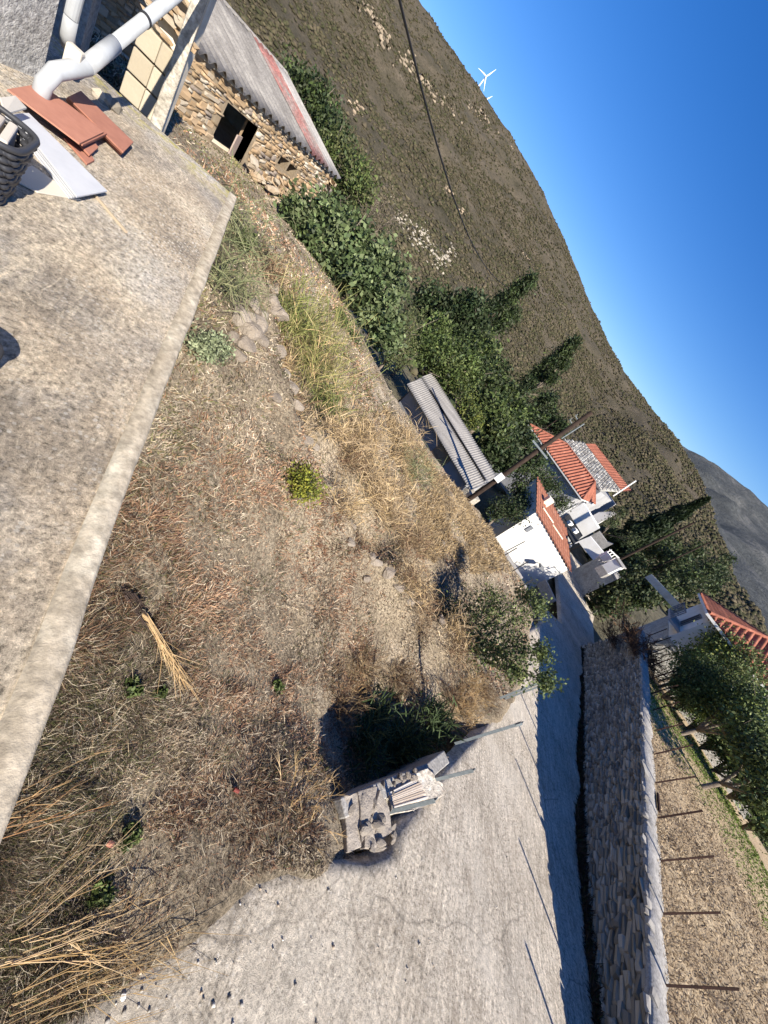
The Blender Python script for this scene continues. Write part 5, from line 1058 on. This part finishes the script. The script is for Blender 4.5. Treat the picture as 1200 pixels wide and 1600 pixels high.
# rocks on the lot
grp = 'rocks of the pile beside the terrace'
RK_ = [(385, 520, .42, 'largest flat grey rock of the pile beside the terrace'), (372, 500, .36, 'upper tan rock of the pile beside the terrace'), (400, 512, .34, 'pale slab at the right side of the rock pile'), (380, 545, .3, 'cream coloured rock at the lower end of the pile'), (395, 480, .3, 'brown rock at the top of the pile'), (405, 535, .24, 'small grey rock low on the right of the pile'), (362, 530, .2, 'small shaded rock on the terrace side of the pile'), (388, 500, .25, 'orange tinted rock in the middle of the pile'), (410, 495, .2, 'small pale rock at the upper right of the pile'), (372, 560, .2, 'small loose rock below the pile')]
MAT['lotrock'] = objrand('lotrock', [(.1, (.17, .145, .12)), (.45, (.30, .25, .20)), (.9, (.43, .38, .32))], 12, 1.0, nscale=5, dist=.04, amt=.7)
RK = [(x, y, s_ * 1.25, l) for x, y, s_, l in RK_]
for px, py, s, lb in RK: rock('rock', lotp(px, py) + (0, 0, s * .12), (s * 1.0, s * .85, s * .7), MAT['lotrock'], rot=(random.uniform(-.2, .2), random.uniform(-.2, .2), random.uniform(0, 6.3)), label=lb, group=grp)
lg = [(605, 895, .4, 'flat pale rock slab exposed on the ledge in the middle of the lot'), (585, 880, .35, 'grey rock on the ledge left of the flat slab'), (620, 920, .35, 'dark edged rock on the ledge above the leafy tree'), (545, 850, .3, 'small grey rock by the golden tussock'), (570, 905, .3, 'pale rock half buried below the ledge'), (540, 1105, .22, 'pale stump like stone at the shaded pit edge'), (430, 625, .25, 'rusty brown stone below the rock pile'), (490, 700, .25, 'dark flat stone above the yellow green bush'), (640, 940, .3, 'cream rock at the lower end of the ledge'), (690, 600 + 250, .25, 'small rock on the crest before the white house')]
for px, py, s, lb in lg: rock('rock', lotp(px, py) + (0, 0, s * .1), (s * 1.1, s * .8, s * .55), MAT['lotrock'], rot=(random.uniform(-.25, .25), random.uniform(-.25, .25), random.uniform(0, 6.3)), label=lb, group='loose rocks on the lot')
ORDW = ['first', 'second', 'third', 'fourth', 'fifth', 'sixth', 'seventh', 'eighth', 'ninth', 'tenth', 'eleventh', 'twelfth', 'thirteenth', 'fourteenth', 'fifteenth', 'sixteenth']
for PL, k0, nm in ((LEDGES[0][0], 13, 'upper bank beside the terrace corner'), (LEDGES[1][0], 16, 'broken ledge above the leafy tree')):
    seg = np.linalg.norm(np.diff(PL, axis=0), axis=1); cum = np.r_[0, np.cumsum(seg)]
    for i in range(k0):
        u = (i + random.uniform(.1, .9)) / k0 * cum[-1]; x = np.interp(u, cum, PL[:, 0]) + random.uniform(-.12, .12); y = np.interp(u, cum, PL[:, 1]) + random.uniform(-.12, .12); s = random.uniform(.2, .48)
        rock('rock', (x, y, float(lot_h(np.array([x]), np.array([y]))[0]) - s * .02), (s * 1.05, s * .8, s * random.uniform(.6, .8)), MAT['lotrock'], rot=(random.uniform(-.3, .3), random.uniform(-.3, .3), random.uniform(0, 6.3)), label=ORDW[i] + ' rock, counted from the top, along the ' + nm, group='rocks along the ' + nm)
# ---------------------------------------------------------------- grass cover
def grass(name, inside_fn, hfn, N, azr, rr, lenf, pal_fn, wf, tilt=1.0):
    a = rng.uniform(*np.radians(azr), N); r = np.exp(rng.uniform(math.log(rr[0]), math.log(rr[1]), N)); x, y = np.sin(a) * r, np.cos(a) * r
    k = inside_fn(x, y); x, y, r = x[k], y[k], r[k]; z = hfn(x, y); n = len(x); p = np.stack([x, y, z - .01], 1); pr = proj(p)
    k = (pr[:, 0] > -60) & (pr[:, 0] < 1260) & (pr[:, 1] > -60) & (pr[:, 1] < 1680) & (pr[:, 2] > .2); p, r = p[k], r[k]; n = len(p)
    fl = vnoise(p[:, 0], p[:, 1], .5, 3) * 12.6; d = np.stack([np.cos(fl), np.sin(fl), np.zeros(n)], 1) * .5 + rng.normal(size=(n, 3)) * tilt * .8; d[:, 2] = np.abs(d[:, 2]) * .5 + rng.uniform(.1, .9, n); d /= np.linalg.norm(d, axis=1)[:, None]
    L = (lenf(p[:, 0], p[:, 1]) * rng.uniform(.4, 1.3, n))[:, None]; e = np.cross(d, rng.normal(size=(n, 3))); e /= np.linalg.norm(e, axis=1)[:, None]; w = wf(r)[:, None]; s = rng.uniform(.1, .6, n)[:, None]; dn = np.array([0, 0, 1.])
    m1 = p + d * L * .5 - dn * s * L * .2; m2 = p + d * L - dn * s * L * .65 + rng.normal(size=(n, 3)) * .1 * L
    V = np.stack([p - e * w, p + e * w, m1 + e * w * .8, m1 - e * w * .8, m2], 1).reshape(-1, 3); b = np.arange(n) * 5
    T = np.concatenate([np.stack([b, b + 1, b + 2], 1), np.stack([b, b + 2, b + 3], 1), np.stack([b + 3, b + 2, b + 4], 1)]); C = np.repeat(pal_fn(p[:, 0], p[:, 1], n), 5, 0)
    return tag(link(name, npmesh(name, V, T, 3, C), MAT['blade']), kind='stuff')
PAL_DRY = np.array([(.40, .325, .235), (.50, .42, .32), (.28, .22, .16), (.35, .28, .215), (.58, .50, .39), (.20, .16, .125)]); PAL_RUST = np.array([(.34, .20, .125), (.42, .27, .17), (.26, .145, .095)]); PAL_GRN = np.array([(.17, .17, .075), (.22, .20, .09), (.13, .14, .06), (.26, .23, .12)]); PAL_DK = np.array([(.14, .11, .08), (.19, .15, .11), (.10, .085, .07)])
def lot_pal(x, y, n):
    g = fbm(x, y, 2.2, 3, 51); ru = fbm(x, y, 1.7, 3, 53); dk = fbm(x, y, .9, 3, 57); pr = proj(np.stack([x, y, lot_h(x, y, False)], 1)); X, Yp = pr[:, 0], pr[:, 1]
    nearT = np.clip(1 - (.727 * x + .687 * y - .16) / 1.6, 0, 1) * np.clip((1500 - Yp) / 500, 0, 1); pg = np.clip((g - .50) * 4, 0, .55) + .5 * nearT + .35 * np.exp(-((X - 120) / 160) ** 2 - ((Yp - 1340) / 170) ** 2)
    pru = .12 + np.clip((ru - .48) * 5, 0, .5) + .25 * np.exp(-((X - 430) / 130) ** 2 - ((Yp - 830) / 110) ** 2); pdk = np.clip((dk - .5) * 4, 0, .6); u = rng.uniform(size=n)
    c = PAL_DRY[rng.integers(0, len(PAL_DRY), n)]; c = np.where((u < pg)[:, None], PAL_GRN[rng.integers(0, len(PAL_GRN), n)], c); u = rng.uniform(size=n); c = np.where((u < pru)[:, None], PAL_RUST[rng.integers(0, 3, n)], c); u = rng.uniform(size=n); c = np.where((u < pdk * .6)[:, None], PAL_DK[rng.integers(0, 3, n)], c)
    tone = (.62 + .75 * np.clip((fbm(x, y, 1.3, 3, 95) - .28) * 2.2, 0, 1))[:, None]; return c * tone * rng.uniform(.5, 1.35, (n, 1))
clumpf = lambda x, y: .6 * fbm(x, y, .42, 2, 61) + .4 * fbm(x, y, 1.6, 2, 63)
lot_len = lambda x, y: .05 + .24 * np.clip(clumpf(x, y) - .36, 0, 1)
inlot = lambda x, y: (inside(x, y, LOTP) | ((pdist(x, y, LOTP) < .38 * vnoise(x, y, .3, 15)) & (y < 5) & (x > 0))) & (pdist(x, y, LOTP) > .03 * rng.uniform(size=len(x))) & (rng.uniform(size=len(x)) < np.clip((clumpf(x, y) - .28) * 3.2, .35, 1))
grass('dry_grass', inlot, lot_h, 640000, (-62, 80), (.55, 25), lot_len, lot_pal, lambda r: np.maximum(.003, .0013 * r), .8)
grass('dark_weeds', lambda x, y: inlot(x, y) & (rng.uniform(size=len(x)) < np.clip((fbm(x, y, .6, 3, 91) - .50 + .10 * np.exp(-(((x - .4) / 1.3) ** 2 + ((y - 1.3) / 1.2) ** 2))) * 8, 0, 1)), lot_h, 300000, (-62, 80), (.55, 25), lambda x, y: .12 + 0 * x, lambda x, y, n: np.array([(.075, .06, .04), (.11, .085, .06), (.07, .075, .03), (.10, .11, .045), (.13, .085, .07)])[rng.integers(0, 5, n)] * rng.uniform(.6, 1.4, (n, 1)), lambda r: np.maximum(.0028, .0010 * r))
CREST = np.array([PZ(*q)[:2] for q in [(500, 690, -2.9), (600, 640, -2.9), (660, 700, -3.6), (790, 860, -5.7), (800, 900, -6.0), (720, 900, -5.0), (640, 850, -4.2), (560, 770, -3.4)]])
grass('straw_grass', lambda x, y: inside(x, y, CREST) & (rng.uniform(size=len(x)) < np.clip((fbm(x, y, 1.2, 3, 99) - .36) * 5, .05, 1)), lot_h, 420000, (-30, 40), (7, 25), lambda x, y: .26 + 0 * x, lambda x, y, n: np.array(DUL + STR + [(.22, .17, .12), (.30, .25, .17)])[rng.integers(0, 10, n)] * rng.uniform(.6, 1.2, (n, 1)), lambda r: .0008 * r, .7)
grass('pale_stalks', inlot, lambda x, y: lot_h(x, y) + .03, 22000, (-62, 80), (.7, 25), lambda x, y: .17 + 0 * x, lambda x, y, n: np.array([(.62, .53, .40), (.55, .44, .29), (.68, .60, .46)])[rng.integers(0, 3, n)] * rng.uniform(.8, 1.15, (n, 1)), lambda r: np.maximum(.0016, .0006 * r), 1.6)
FPOLY = np.array([wall_pt(-8, .36), wall_pt(26, .36), wall_pt(26.5, 8.5), wall_pt(10, 13), wall_pt(-8, 13)])
def fh(x, y): s = (x - wb[0]) * W[0] + (y - wb[1]) * W[1]; n = -((x - wb[0]) * WN[0] + (y - wb[1]) * WN[1]); return field_h(s, n)
def f_pal(x, y, n):
    s = (x - wb[0]) * W[0] + (y - wb[1]) * W[1]; nn = -((x - wb[0]) * WN[0] + (y - wb[1]) * WN[1]); pg = np.clip((s - np.interp(nn, [0, 2.1, 3.8, 5.6, 7.35, 8.35, 11], [17, 17.5, 17, 15.5, 13, 10, 4])) * .5, 0, .95)
    c = PAL_DRY[rng.integers(0, len(PAL_DRY), n)]; c = np.where((rng.uniform(size=n) < pg)[:, None], np.array([(.16, .25, .06), (.20, .28, .08), (.12, .19, .05)])[rng.integers(0, 3, n)], c); return c * np.array([.82, .76, .66]) * rng.uniform(.75, 1.3, (n, 1))
grass('field_grass', lambda x, y: inside(x, y, FPOLY), fh, 260000, (20, 100), (7, 34), lambda x, y: .06 + .1 * fbm(x, y, 1.2, 3, 71), f_pal, lambda r: .0008 * r)
# ---------------------------------------------------------------- scrub on the hillside (uncountable)
def scrub(name, N, tr, fn, azr, size, pal, rr=None):
    a = np.radians(rng.uniform(*azr, N)); t = rng.uniform(*tr, N); x, y, z = fn(a, t); dens = fbm(x, y, 60, 4, 81) ; k = rng.uniform(size=N) < np.clip((dens - .30) * 4, .05, 1); x, y, z = x[k], y[k], z[k]; n = len(x)
    base = np.array([(1, 0, 0), (0, 1, 0), (-1, 0, 0), (0, -1, 0), (0, 0, 1), (.7, .7, .55), (-.7, .7, .55), (-.7, -.7, .55), (.7, -.7, .55), (0, 0, -.6)]); f0 = np.array([(0, 5, 8), (1, 6, 5), (2, 7, 6), (3, 8, 7), (4, 5, 6), (4, 6, 7), (4, 7, 8), (4, 8, 5), (0, 1, 5), (1, 2, 6), (2, 3, 7), (3, 0, 8), (0, 9, 1), (1, 9, 2), (2, 9, 3), (3, 9, 0)][:12])
    s = size * np.exp(np.clip(rng.normal(size=n) * .5, -1.2, .62)); sc = np.stack([s, s, s * rng.uniform(.6, 1.0, n)], 1); V = (base[None] * rng.uniform(.65, 1.3, (n, 10, 1))) * sc[:, None, :]; V += np.stack([x, y, z + .2 * s], 1)[:, None]
    F = (f0[None] + (np.arange(n) * 10)[:, None, None]).reshape(-1, 3); pal = np.array(pal); g = fbm(x, y, 90, 3, 85)[:, None]; C = pal[rng.integers(0, len(pal), n)] * rng.uniform(.7, 1.3, (n, 1)) * (.75 + .5 * g)
    return tag(link(name, npmesh(name, V.reshape(-1, 3), F, 3, np.repeat(C, 10, 0)), MAT['scrub']), kind='stuff')
SCP = [(.058, .052, .029), (.068, .059, .034), (.052, .051, .026), (.078, .066, .040), (.046, .047, .023), (.088, .072, .047)]
scrub('hillside_scrub', 60000, (0, 1.0), hill_rt, (-66, 38), 1.5, SCP)
scrub('hillside_scrub', 75000, (0, .6), hill_rt, (-66, 38), .95, SCP)
scrub('valley_scrub', 22000, (0, 1), lambda a, t: (lambda r: (np.sin(a) * r, np.cos(a) * r, valley_h(a, r)))(48 + 360 * t), (-68, 60), .95, [(.045, .052, .024), (.06, .06, .032), (.036, .046, .02), (.08, .07, .044)])
# pale outcrops
def outcrop(name, label, pxs, n, spread, size, tset, cols=None):
    V, F, C = [], [], []; nb = 0
    for px, py in pxs:
        r = ray(px, py); a = math.atan2(r[0], r[1]); ts = np.linspace(0, 1, 400); x, y, z = hill_rt(np.full(400, a), ts); el = (z - ZC) / np.hypot(x, y); k = int(np.argmin(np.abs(el - r[2])))
        for _ in range(n):
            aa = a + rng.normal() * spread; t_ = float(np.clip(ts[k] + rng.normal() * spread * 1.2, 0.002, .999)); X, Y, Z = hill_rt(np.array([aa]), np.array([t_])); s = size * math.exp(min(rng.normal() * .5, .5))
            vs, fs = SV[rng.integers(0, 12)]; v = np.array(vs) * (s * 1.5, s, s * .8); an = rng.uniform(0, 6.28); v = np.stack([v[:, 0] * math.cos(an) - v[:, 1] * math.sin(an), v[:, 0] * math.sin(an) + v[:, 1] * math.cos(an), v[:, 2]], 1) + (X[0], Y[0], Z[0] + s * .2)
            V.append(v); F.append(np.array(fs) + nb); nb += len(v); C.append(np.repeat([np.array(cols or (.26, .21, .155)) * rng.uniform(.7, 1.2)], len(v), 0))
    return tag(link(name, npmesh(name, np.vstack(V), np.vstack(F), 4, np.vstack(C)), MAT['stonecol']), kind='stuff')
outcrop('rock_outcrop', '', [(575, 15), (590, 40), (600, 60), (625, 90), (640, 100), (660, 125), (680, 150), (740, 175), (755, 180), (700, 170)], 26, .013, 2.9, 0)
outcrop('rock_outcrop', '', [(630, 340), (645, 365), (660, 375), (675, 390), (690, 405), (700, 400), (655, 360), (680, 400)], 34, .013, 1.7, 0, (.36, .32, .26))
outcrop('rock_outcrop', '', [(550, 165), (560, 168), (710, 465), (700, 300), (720, 330), (820, 400), (800, 230)], 10, .006, 2.0, 0, (.32, .25, .18))

grass('gutter_weeds', lambda x, y: (lambda s, n: (n > -.02) & (n < .15 + .45 * vnoise(s, s * 0, 1.3, 5)) & (s > -4) & (s < 28))((x - base[0]) * W[0] + (y - base[1]) * W[1], (x - base[0]) * WN[0] + (y - base[1]) * WN[1]), lambda x, y: road_z(x, y) + .01, 900000, (20, 100), (7, 34), lambda x, y: .22 + 0 * x, lambda x, y, n: np.array([(.05, .04, .03), (.08, .06, .04), (.04, .05, .02), (.06, .035, .025)])[rng.integers(0, 4, n)] * rng.uniform(.6, 1.4, (n, 1)), lambda r: .0012 * r)
# ------------------------------------------------------------------ things on the terrace
# rendered house wall on the left
hc = PZ(64, 126, 0)[:2]; e1 = TE1; inn = np.array([-e1[1], e1[0]]);
if inn @ np.array([.727, .687]) > 0: inn = -inn
ROUGH = mottled('roughcast', [(.3, (.26, .255, .25)), (.5, (.35, .345, .335)), (.7, (.44, .43, .41))], 2.5, .9, 28, fine=22, dist=.03)
hw = thing('roughcast_house', 'grey roughcast house wall corner rising from the terrace', 'house', (*hc, 0))
ang = math.radians(-24); e1h = np.array([e1[0] * math.cos(ang) - e1[1] * math.sin(ang), e1[0] * math.sin(ang) + e1[1] * math.cos(ang)]); p2 = hc + e1h * 9; o = MB().prism([tuple(hc), tuple(p2), tuple(p2 + inn * 4), tuple(hc + inn * .9)], -.4, 6.0).build('wall', ROUGH, hw)
rc = hc - e1 * 2.5 + inn * 3.2; re_ = hc - e1 * 2.5 + inn * .42; MB().prism([tuple(rc), tuple(re_), tuple(re_ - e1 * .3), tuple(rc - e1 * .3)], -1.5, 6.0).build('recess_wall', ROUGH, hw)
# drain pipes
dp = thing('drainpipe', 'thick white plastic drainpipe coming down the house corner to an elbow', 'drainpipe', PZ(100, 110, .12), 'white drainpipes at the house corner')
v0 = hc - e1 * .22 - inn * .02; R0 = .047
zt = lambda px, py, d: PD(px, py, d)
d1 = np.hypot(*v0); P1 = np.array([*v0, 0.])
top = np.array([*v0, 4.5]); bz = .34
MB().tube([top, (*v0, bz + .12)], R0, 16).build('pipe', MAT['pvc'], dp, smooth=True)
el_ = [(*v0, bz + .14), (*(v0 - e1 * .02), bz + .02), (*(v0 - e1 * .07 + (-inn) * .01), bz - .06)]
MB().tube(el_, R0 * 1.14, 18).build('elbow', MAT['pvc'], dp, smooth=True)
MB().tube([(*v0, bz + .30), (*v0, bz + .14)], R0 * 1.14, 16).build('collar', MAT['pvc'], dp)
dp2 = thing('drainpipe', 'thick white plastic drainpipe sloping up from the ground bend past the recess', 'drainpipe', PZ(90, 112, .1), 'white drainpipes at the house corner')
q0 = PD(86, 112, 4.75); q0[2] = max(q0[2], .07); q1 = PD(135, 104, 5.0); qe = PD(278, -10, 6.3); dr = (qe - q1) / np.linalg.norm(qe - q1)
MB().tube([q1, qe + dr * 2], R0, 18).build('pipe', MAT['pvc'], dp2, smooth=True)
MB().tube([q1 + dr * .02, q1, mid(q1, q0, .5, .0), q0, q0 + (q0 - q1) * .25 - (0, 0, .07), q0 + (q0 - q1) * .3 - (0, 0, .2)], R0 * 1.14, 18).build('elbow', MAT['pvc'], dp2, smooth=True)
MB().tube([q1, q1 + dr * .42], R0 * 1.16, 18).build('collar', MAT['pvc'], dp2, smooth=True)
jb = PD(118, 80, 4.95); MB().box(jb - (0, 0, .05), (.10, .10, .15), (*e1, 0)).build('junction', MAT['creamtile'], dp2, bevel=.015)
for t_ in (.9, 2.0): MB().tube([q1 + dr * t_, q1 + dr * (t_ + .03)], R0 * 1.12, 16).build('clamp', MAT['blackmetal'], dp2)
MB().tube([(*v0, .95), (*v0, .98)], R0 * 1.12, 16).build('clamp', MAT['blackmetal'], dp)
# rough foundation stones under the pipe
for i in range(10):
    p = PD(random.uniform(165, 205), random.uniform(95, 145), 6.0); p[2] = random.uniform(-.1, .05)
    rock('foundation_stone', p, (.2, .17, .14), MAT['greystone'], label='rough grey foundation stone beside the sloping pipe', group='foundation stones beside the sloping pipe')
# ---- terracotta tiles: three leaning/stacked piles
def tile_from(px4, z, th, name, m, label, group, cat, dz=(0, 0, 0, 0)):
    pts = [PZ(px, py, z + k) for (px, py), k in zip(px4, dz)]
    mb = MB(); mb.hexa([p - (0, 0, th) for p in pts], pts) if False else mb.prism([tuple(p[:2]) for p in pts], [z + k - th for k in dz], [z + k for k in dz])
    o = mb.build(name, m, loc=pts[0], bevel=.002); return tag(o, label, cat, group)
TT = MAT['terracotta']; G = 'terracotta floor tiles stacked on the terrace'
L4 = [(12, 136), (62, 128), (163, 203), (125, 221)]
sh = lambda q, dx, dy: [(x + dx, y + dy) for x, y in q]
for i in range(5):
    tile_from(sh(L4, random.uniform(-2, 4) + (4 if i < 4 else 0), random.uniform(-1, 3) + (5 if i < 4 else 0)), .05 + i * .015, .012, 'terracotta_tile', TT, ['lowest terracotta tile of the left pile by the basket', 'second tile from the bottom in the left terracotta pile', 'middle tile of the left terracotta pile by the basket', 'tile just under the topmost one of the left terracotta pile', 'topmost terracotta tile of the left pile by the basket'][i], G, 'floor tile')
R4 = [(106, 152), (126, 142), (208, 222), (192, 238)]
for i in range(6):
    tile_from(sh(R4, (5 - i) * -.6 + random.uniform(-1, 1), (5 - i) * .5 + random.uniform(-1, 1)), .012 + i * .0135, .012, 'terracotta_tile', TT, ['lowest tile of the right terracotta pile', 'second tile from the bottom in the right terracotta pile', 'third tile from the bottom in the right terracotta pile', 'third tile from the top in the right terracotta pile', 'tile just under the topmost one of the right terracotta pile', 'topmost terracotta tile of the right pile toward the terrace corner'][i], G, 'floor tile')
tile_from([(95, 195), (120, 180), (154, 230), (140, 242)], .045, .014, 'terracotta_tile', TT, 'terracotta tile sticking out low between the two red piles', G, 'floor tile')
tile_from([(100, 215), (118, 205), (148, 250), (136, 256)], .02, .014, 'terracotta_tile', TT, 'lowest terracotta tile sticking out toward the grey slabs', G, 'floor tile')
GT = MAT['greytile']; G2 = 'grey floor tiles stacked on the terrace'
S4 = [(20, 178), (45, 176), (168, 298), (120, 307)]
for i in range(4):
    tile_from(sh(S4, -(3 - i) * 4.0, (3 - i) * 1.0 - (0 if i == 3 else 1)), .014 + i * .016, .012, 'grey_tile', GT, ['lowest grey tile of the fanned pile before the basket', 'second lowest grey tile of the fanned pile before the basket', 'grey tile just under the marbled top one before the basket', 'topmost marbled blue grey tile of the pile before the basket'][i], G2, 'floor tile')
tile_from([(0, 152), (24, 149), (42, 168), (8, 178)], .2, .012, 'white_tile', MAT['creamtile'], 'white tile leaning behind the red tiles at the left frame edge', None, 'floor tile', (.0, .0, -.05, -.05))
tile_from([(10, 275), (50, 258), (127, 312), (60, 300)], .01, .009, 'cream_tile', MAT['creamtile'], 'cream tile lying flat beneath the grey tile pile', None, 'floor tile')
a, b = PZ(147, 303, .012), PZ(198, 363, .012); o = MB().bar(a, b, .016, .014).build('wooden_stake', mat('lath', (.45, .36, .26), .8), loc=a); tag(o, 'thin wooden stake lying on the terrace past the grey tiles', 'stake')
# ---- black woven basket with ridged pieces
bc = (PZ(58, 214, .34) + PZ(33, 300, .0) * (1, 1, 1)) / 2; r1, r2, r3 = PZ(0, 172, .34), PZ(58, 214, .34), PZ(4, 262, .34)
ux = xy(r1) - xy(r2); ux /= np.linalg.norm(ux); uy = np.array([-ux[1], ux[0]])
if uy @ (xy(r3) - xy(r2)) < 0: uy = -uy
A, B = .27, .20; bcx = xy(r2) + ux * A * .95 + uy * B * .90
bas = thing('woven_basket', 'black woven basket full of ridged beige pieces at the left frame edge', 'basket', (*bcx, 0))
def sup(t, k, z): c, s = math.cos(t), math.sin(t); f = lambda v: math.copysign(abs(v) ** .45, v); p = bcx + ux * A * k * f(c) + uy * B * k * f(s); return np.array([p[0], p[1], z])
bm = mat('basketblack', (.035, .036, .042), .45, .4)
MB().tube([sup(2 * math.pi * i / 56, 1.02, .34) for i in range(57)], .016, 8, False).build('rim', bm, bas, smooth=True)
for k in range(9):
    z = .018 + k * .036; mb = MB(); pts = []
    for i in range(113):
        t = 2 * math.pi * i / 112; pts.append(sup(t, (.80 + .20 * z / .34) + (.022 if (i // 4 + k) % 2 else -.005), z))
    mb.tube(pts, .0155, 6, False); mb.build('woven_strand', bm, bas, smooth=True)
mb = MB()
for i in range(28): t = 2 * math.pi * (i + .5) / 28; mb.bar(sup(t, .80, .0), sup(t, 1.0, .34), .012)
mb.build('upright', bm, bas); MB().prism([tuple(sup(2 * math.pi * i / 24, .78, 0)[:2]) for i in range(24)], .002, .012).build('base', bm, bas)
rp_ = objrand('ridgedpiece', [(.2, (.42, .37, .32)), (.8, (.56, .51, .45))], 40, .2, nscale=6)
for i in range(9):
    c = bcx + ux * (-.19 + i * .046) + uy * random.uniform(-.02, .02); zt_ = .36 + random.uniform(-.02, .04)
    o = MB().box((*c, zt_ / 2 + .01), (.036, .27, zt_ - .02), (*(ux + uy * .12), 0)).build('ridged_piece', rp_, loc=(*c, 0), bevel=.008); tag(o, 'beige ridged piece standing upright inside the black woven basket', 'ridged piece', 'ridged pieces in the basket')
# dark rubber bucket just entering the frame on the left
c = PZ(-84, 592, 0.0); bk_ = thing('black_bucket', 'black rubber bucket barely entering the left frame edge on the terrace', 'bucket', c); mb = MB(); ring = lambda r, z: [(c[0] + r * math.cos(2 * math.pi * i / 32), c[1] + r * math.sin(2 * math.pi * i / 32), z) for i in range(32)]
vs = ring(.085, .0) + ring(.115, .2) + ring(.105, .2) + ring(.078, .02); fs = [(b * 32 + i, b * 32 + (i + 1) % 32, (b + 1) * 32 + (i + 1) % 32, (b + 1) * 32 + i) for b in range(3) for i in range(32)] + [tuple(range(31, -1, -1)), tuple(96 + i for i in range(32))]
mb.add(vs, fs).build('body', MAT['blackmetal'], bk_, smooth=False); MB().tube(ring(.118, .2) + [ring(.118, .2)[0]], .008, 6, False).build('rim', MAT['blackmetal'], bk_)
# small litter
q = PROAD(192, 1558, .02); rock('white_stone', q, (.06, .05, .035), MAT['white'], label='white stone chip on the road edge at the lower left')
q = lotp(364, 1238) + (0, 0, .05); o = MB().tube([q - (.03, 0, 0), q + (.03, .02, .0)], .022, 12).build('rusty_can', mat('canred', (.16, .035, .028), .6), loc=q); tag(o, 'small dark red rusty can lying in the dry grass', 'can')
q = lotp(165, 1322) + (0, 0, .04); rock('brick_shard', q, (.09, .06, .05), mat('shard', (.45, .2, .14), .9), label='pinkish brick shard among the dry grass near the terrace bottom')
# pebbles and grit scattered on the road and along its edge
pm_ = []
N = 1500; a = np.radians(rng.uniform(10, 75, N)); r = np.exp(rng.uniform(math.log(1.6), math.log(16), N)); x, y = np.sin(a) * r, np.cos(a) * r
nn = (x - base[0]) * WN[0] + (y - base[1]) * WN[1]; ss = (x - base[0]) * W[0] + (y - base[1]) * W[1]; en = edge_n(ss); k = (nn < en + .05) & (nn > -.2) & (rng.uniform(size=N) < np.exp(-np.minimum(en - nn, nn + .2 + 1.2) / .9) + .22)
x, y = x[k], y[k]; n = len(x); base8 = np.array([(1, 0, 0), (0, 1, 0), (-1, 0, 0), (0, -1, 0), (0, 0, .7), (0, 0, -.7)]); f8 = np.array([(0, 1, 4), (1, 2, 4), (2, 3, 4), (3, 0, 4), (1, 0, 5), (2, 1, 5), (3, 2, 5), (0, 3, 5)])
s = .004 + .012 * rng.random(n) ** 4 * 1.8; V = base8[None] * rng.uniform(.6, 1.3, (n, 6, 1)) * s[:, None, None] + np.stack([x, y, road_z(x, y) + .012], 1)[:, None]; C = np.array([(.35, .33, .3), (.5, .47, .43), (.22, .2, .18), (.42, .34, .26)])[rng.integers(0, 4, n)]
tag(link('road_grit', npmesh('road_grit', V.reshape(-1, 3), (f8[None] + (np.arange(n) * 6)[:, None, None]).reshape(-1, 3), 3, np.repeat(C, 6, 0)), MAT['stonecol']), kind='stuff')
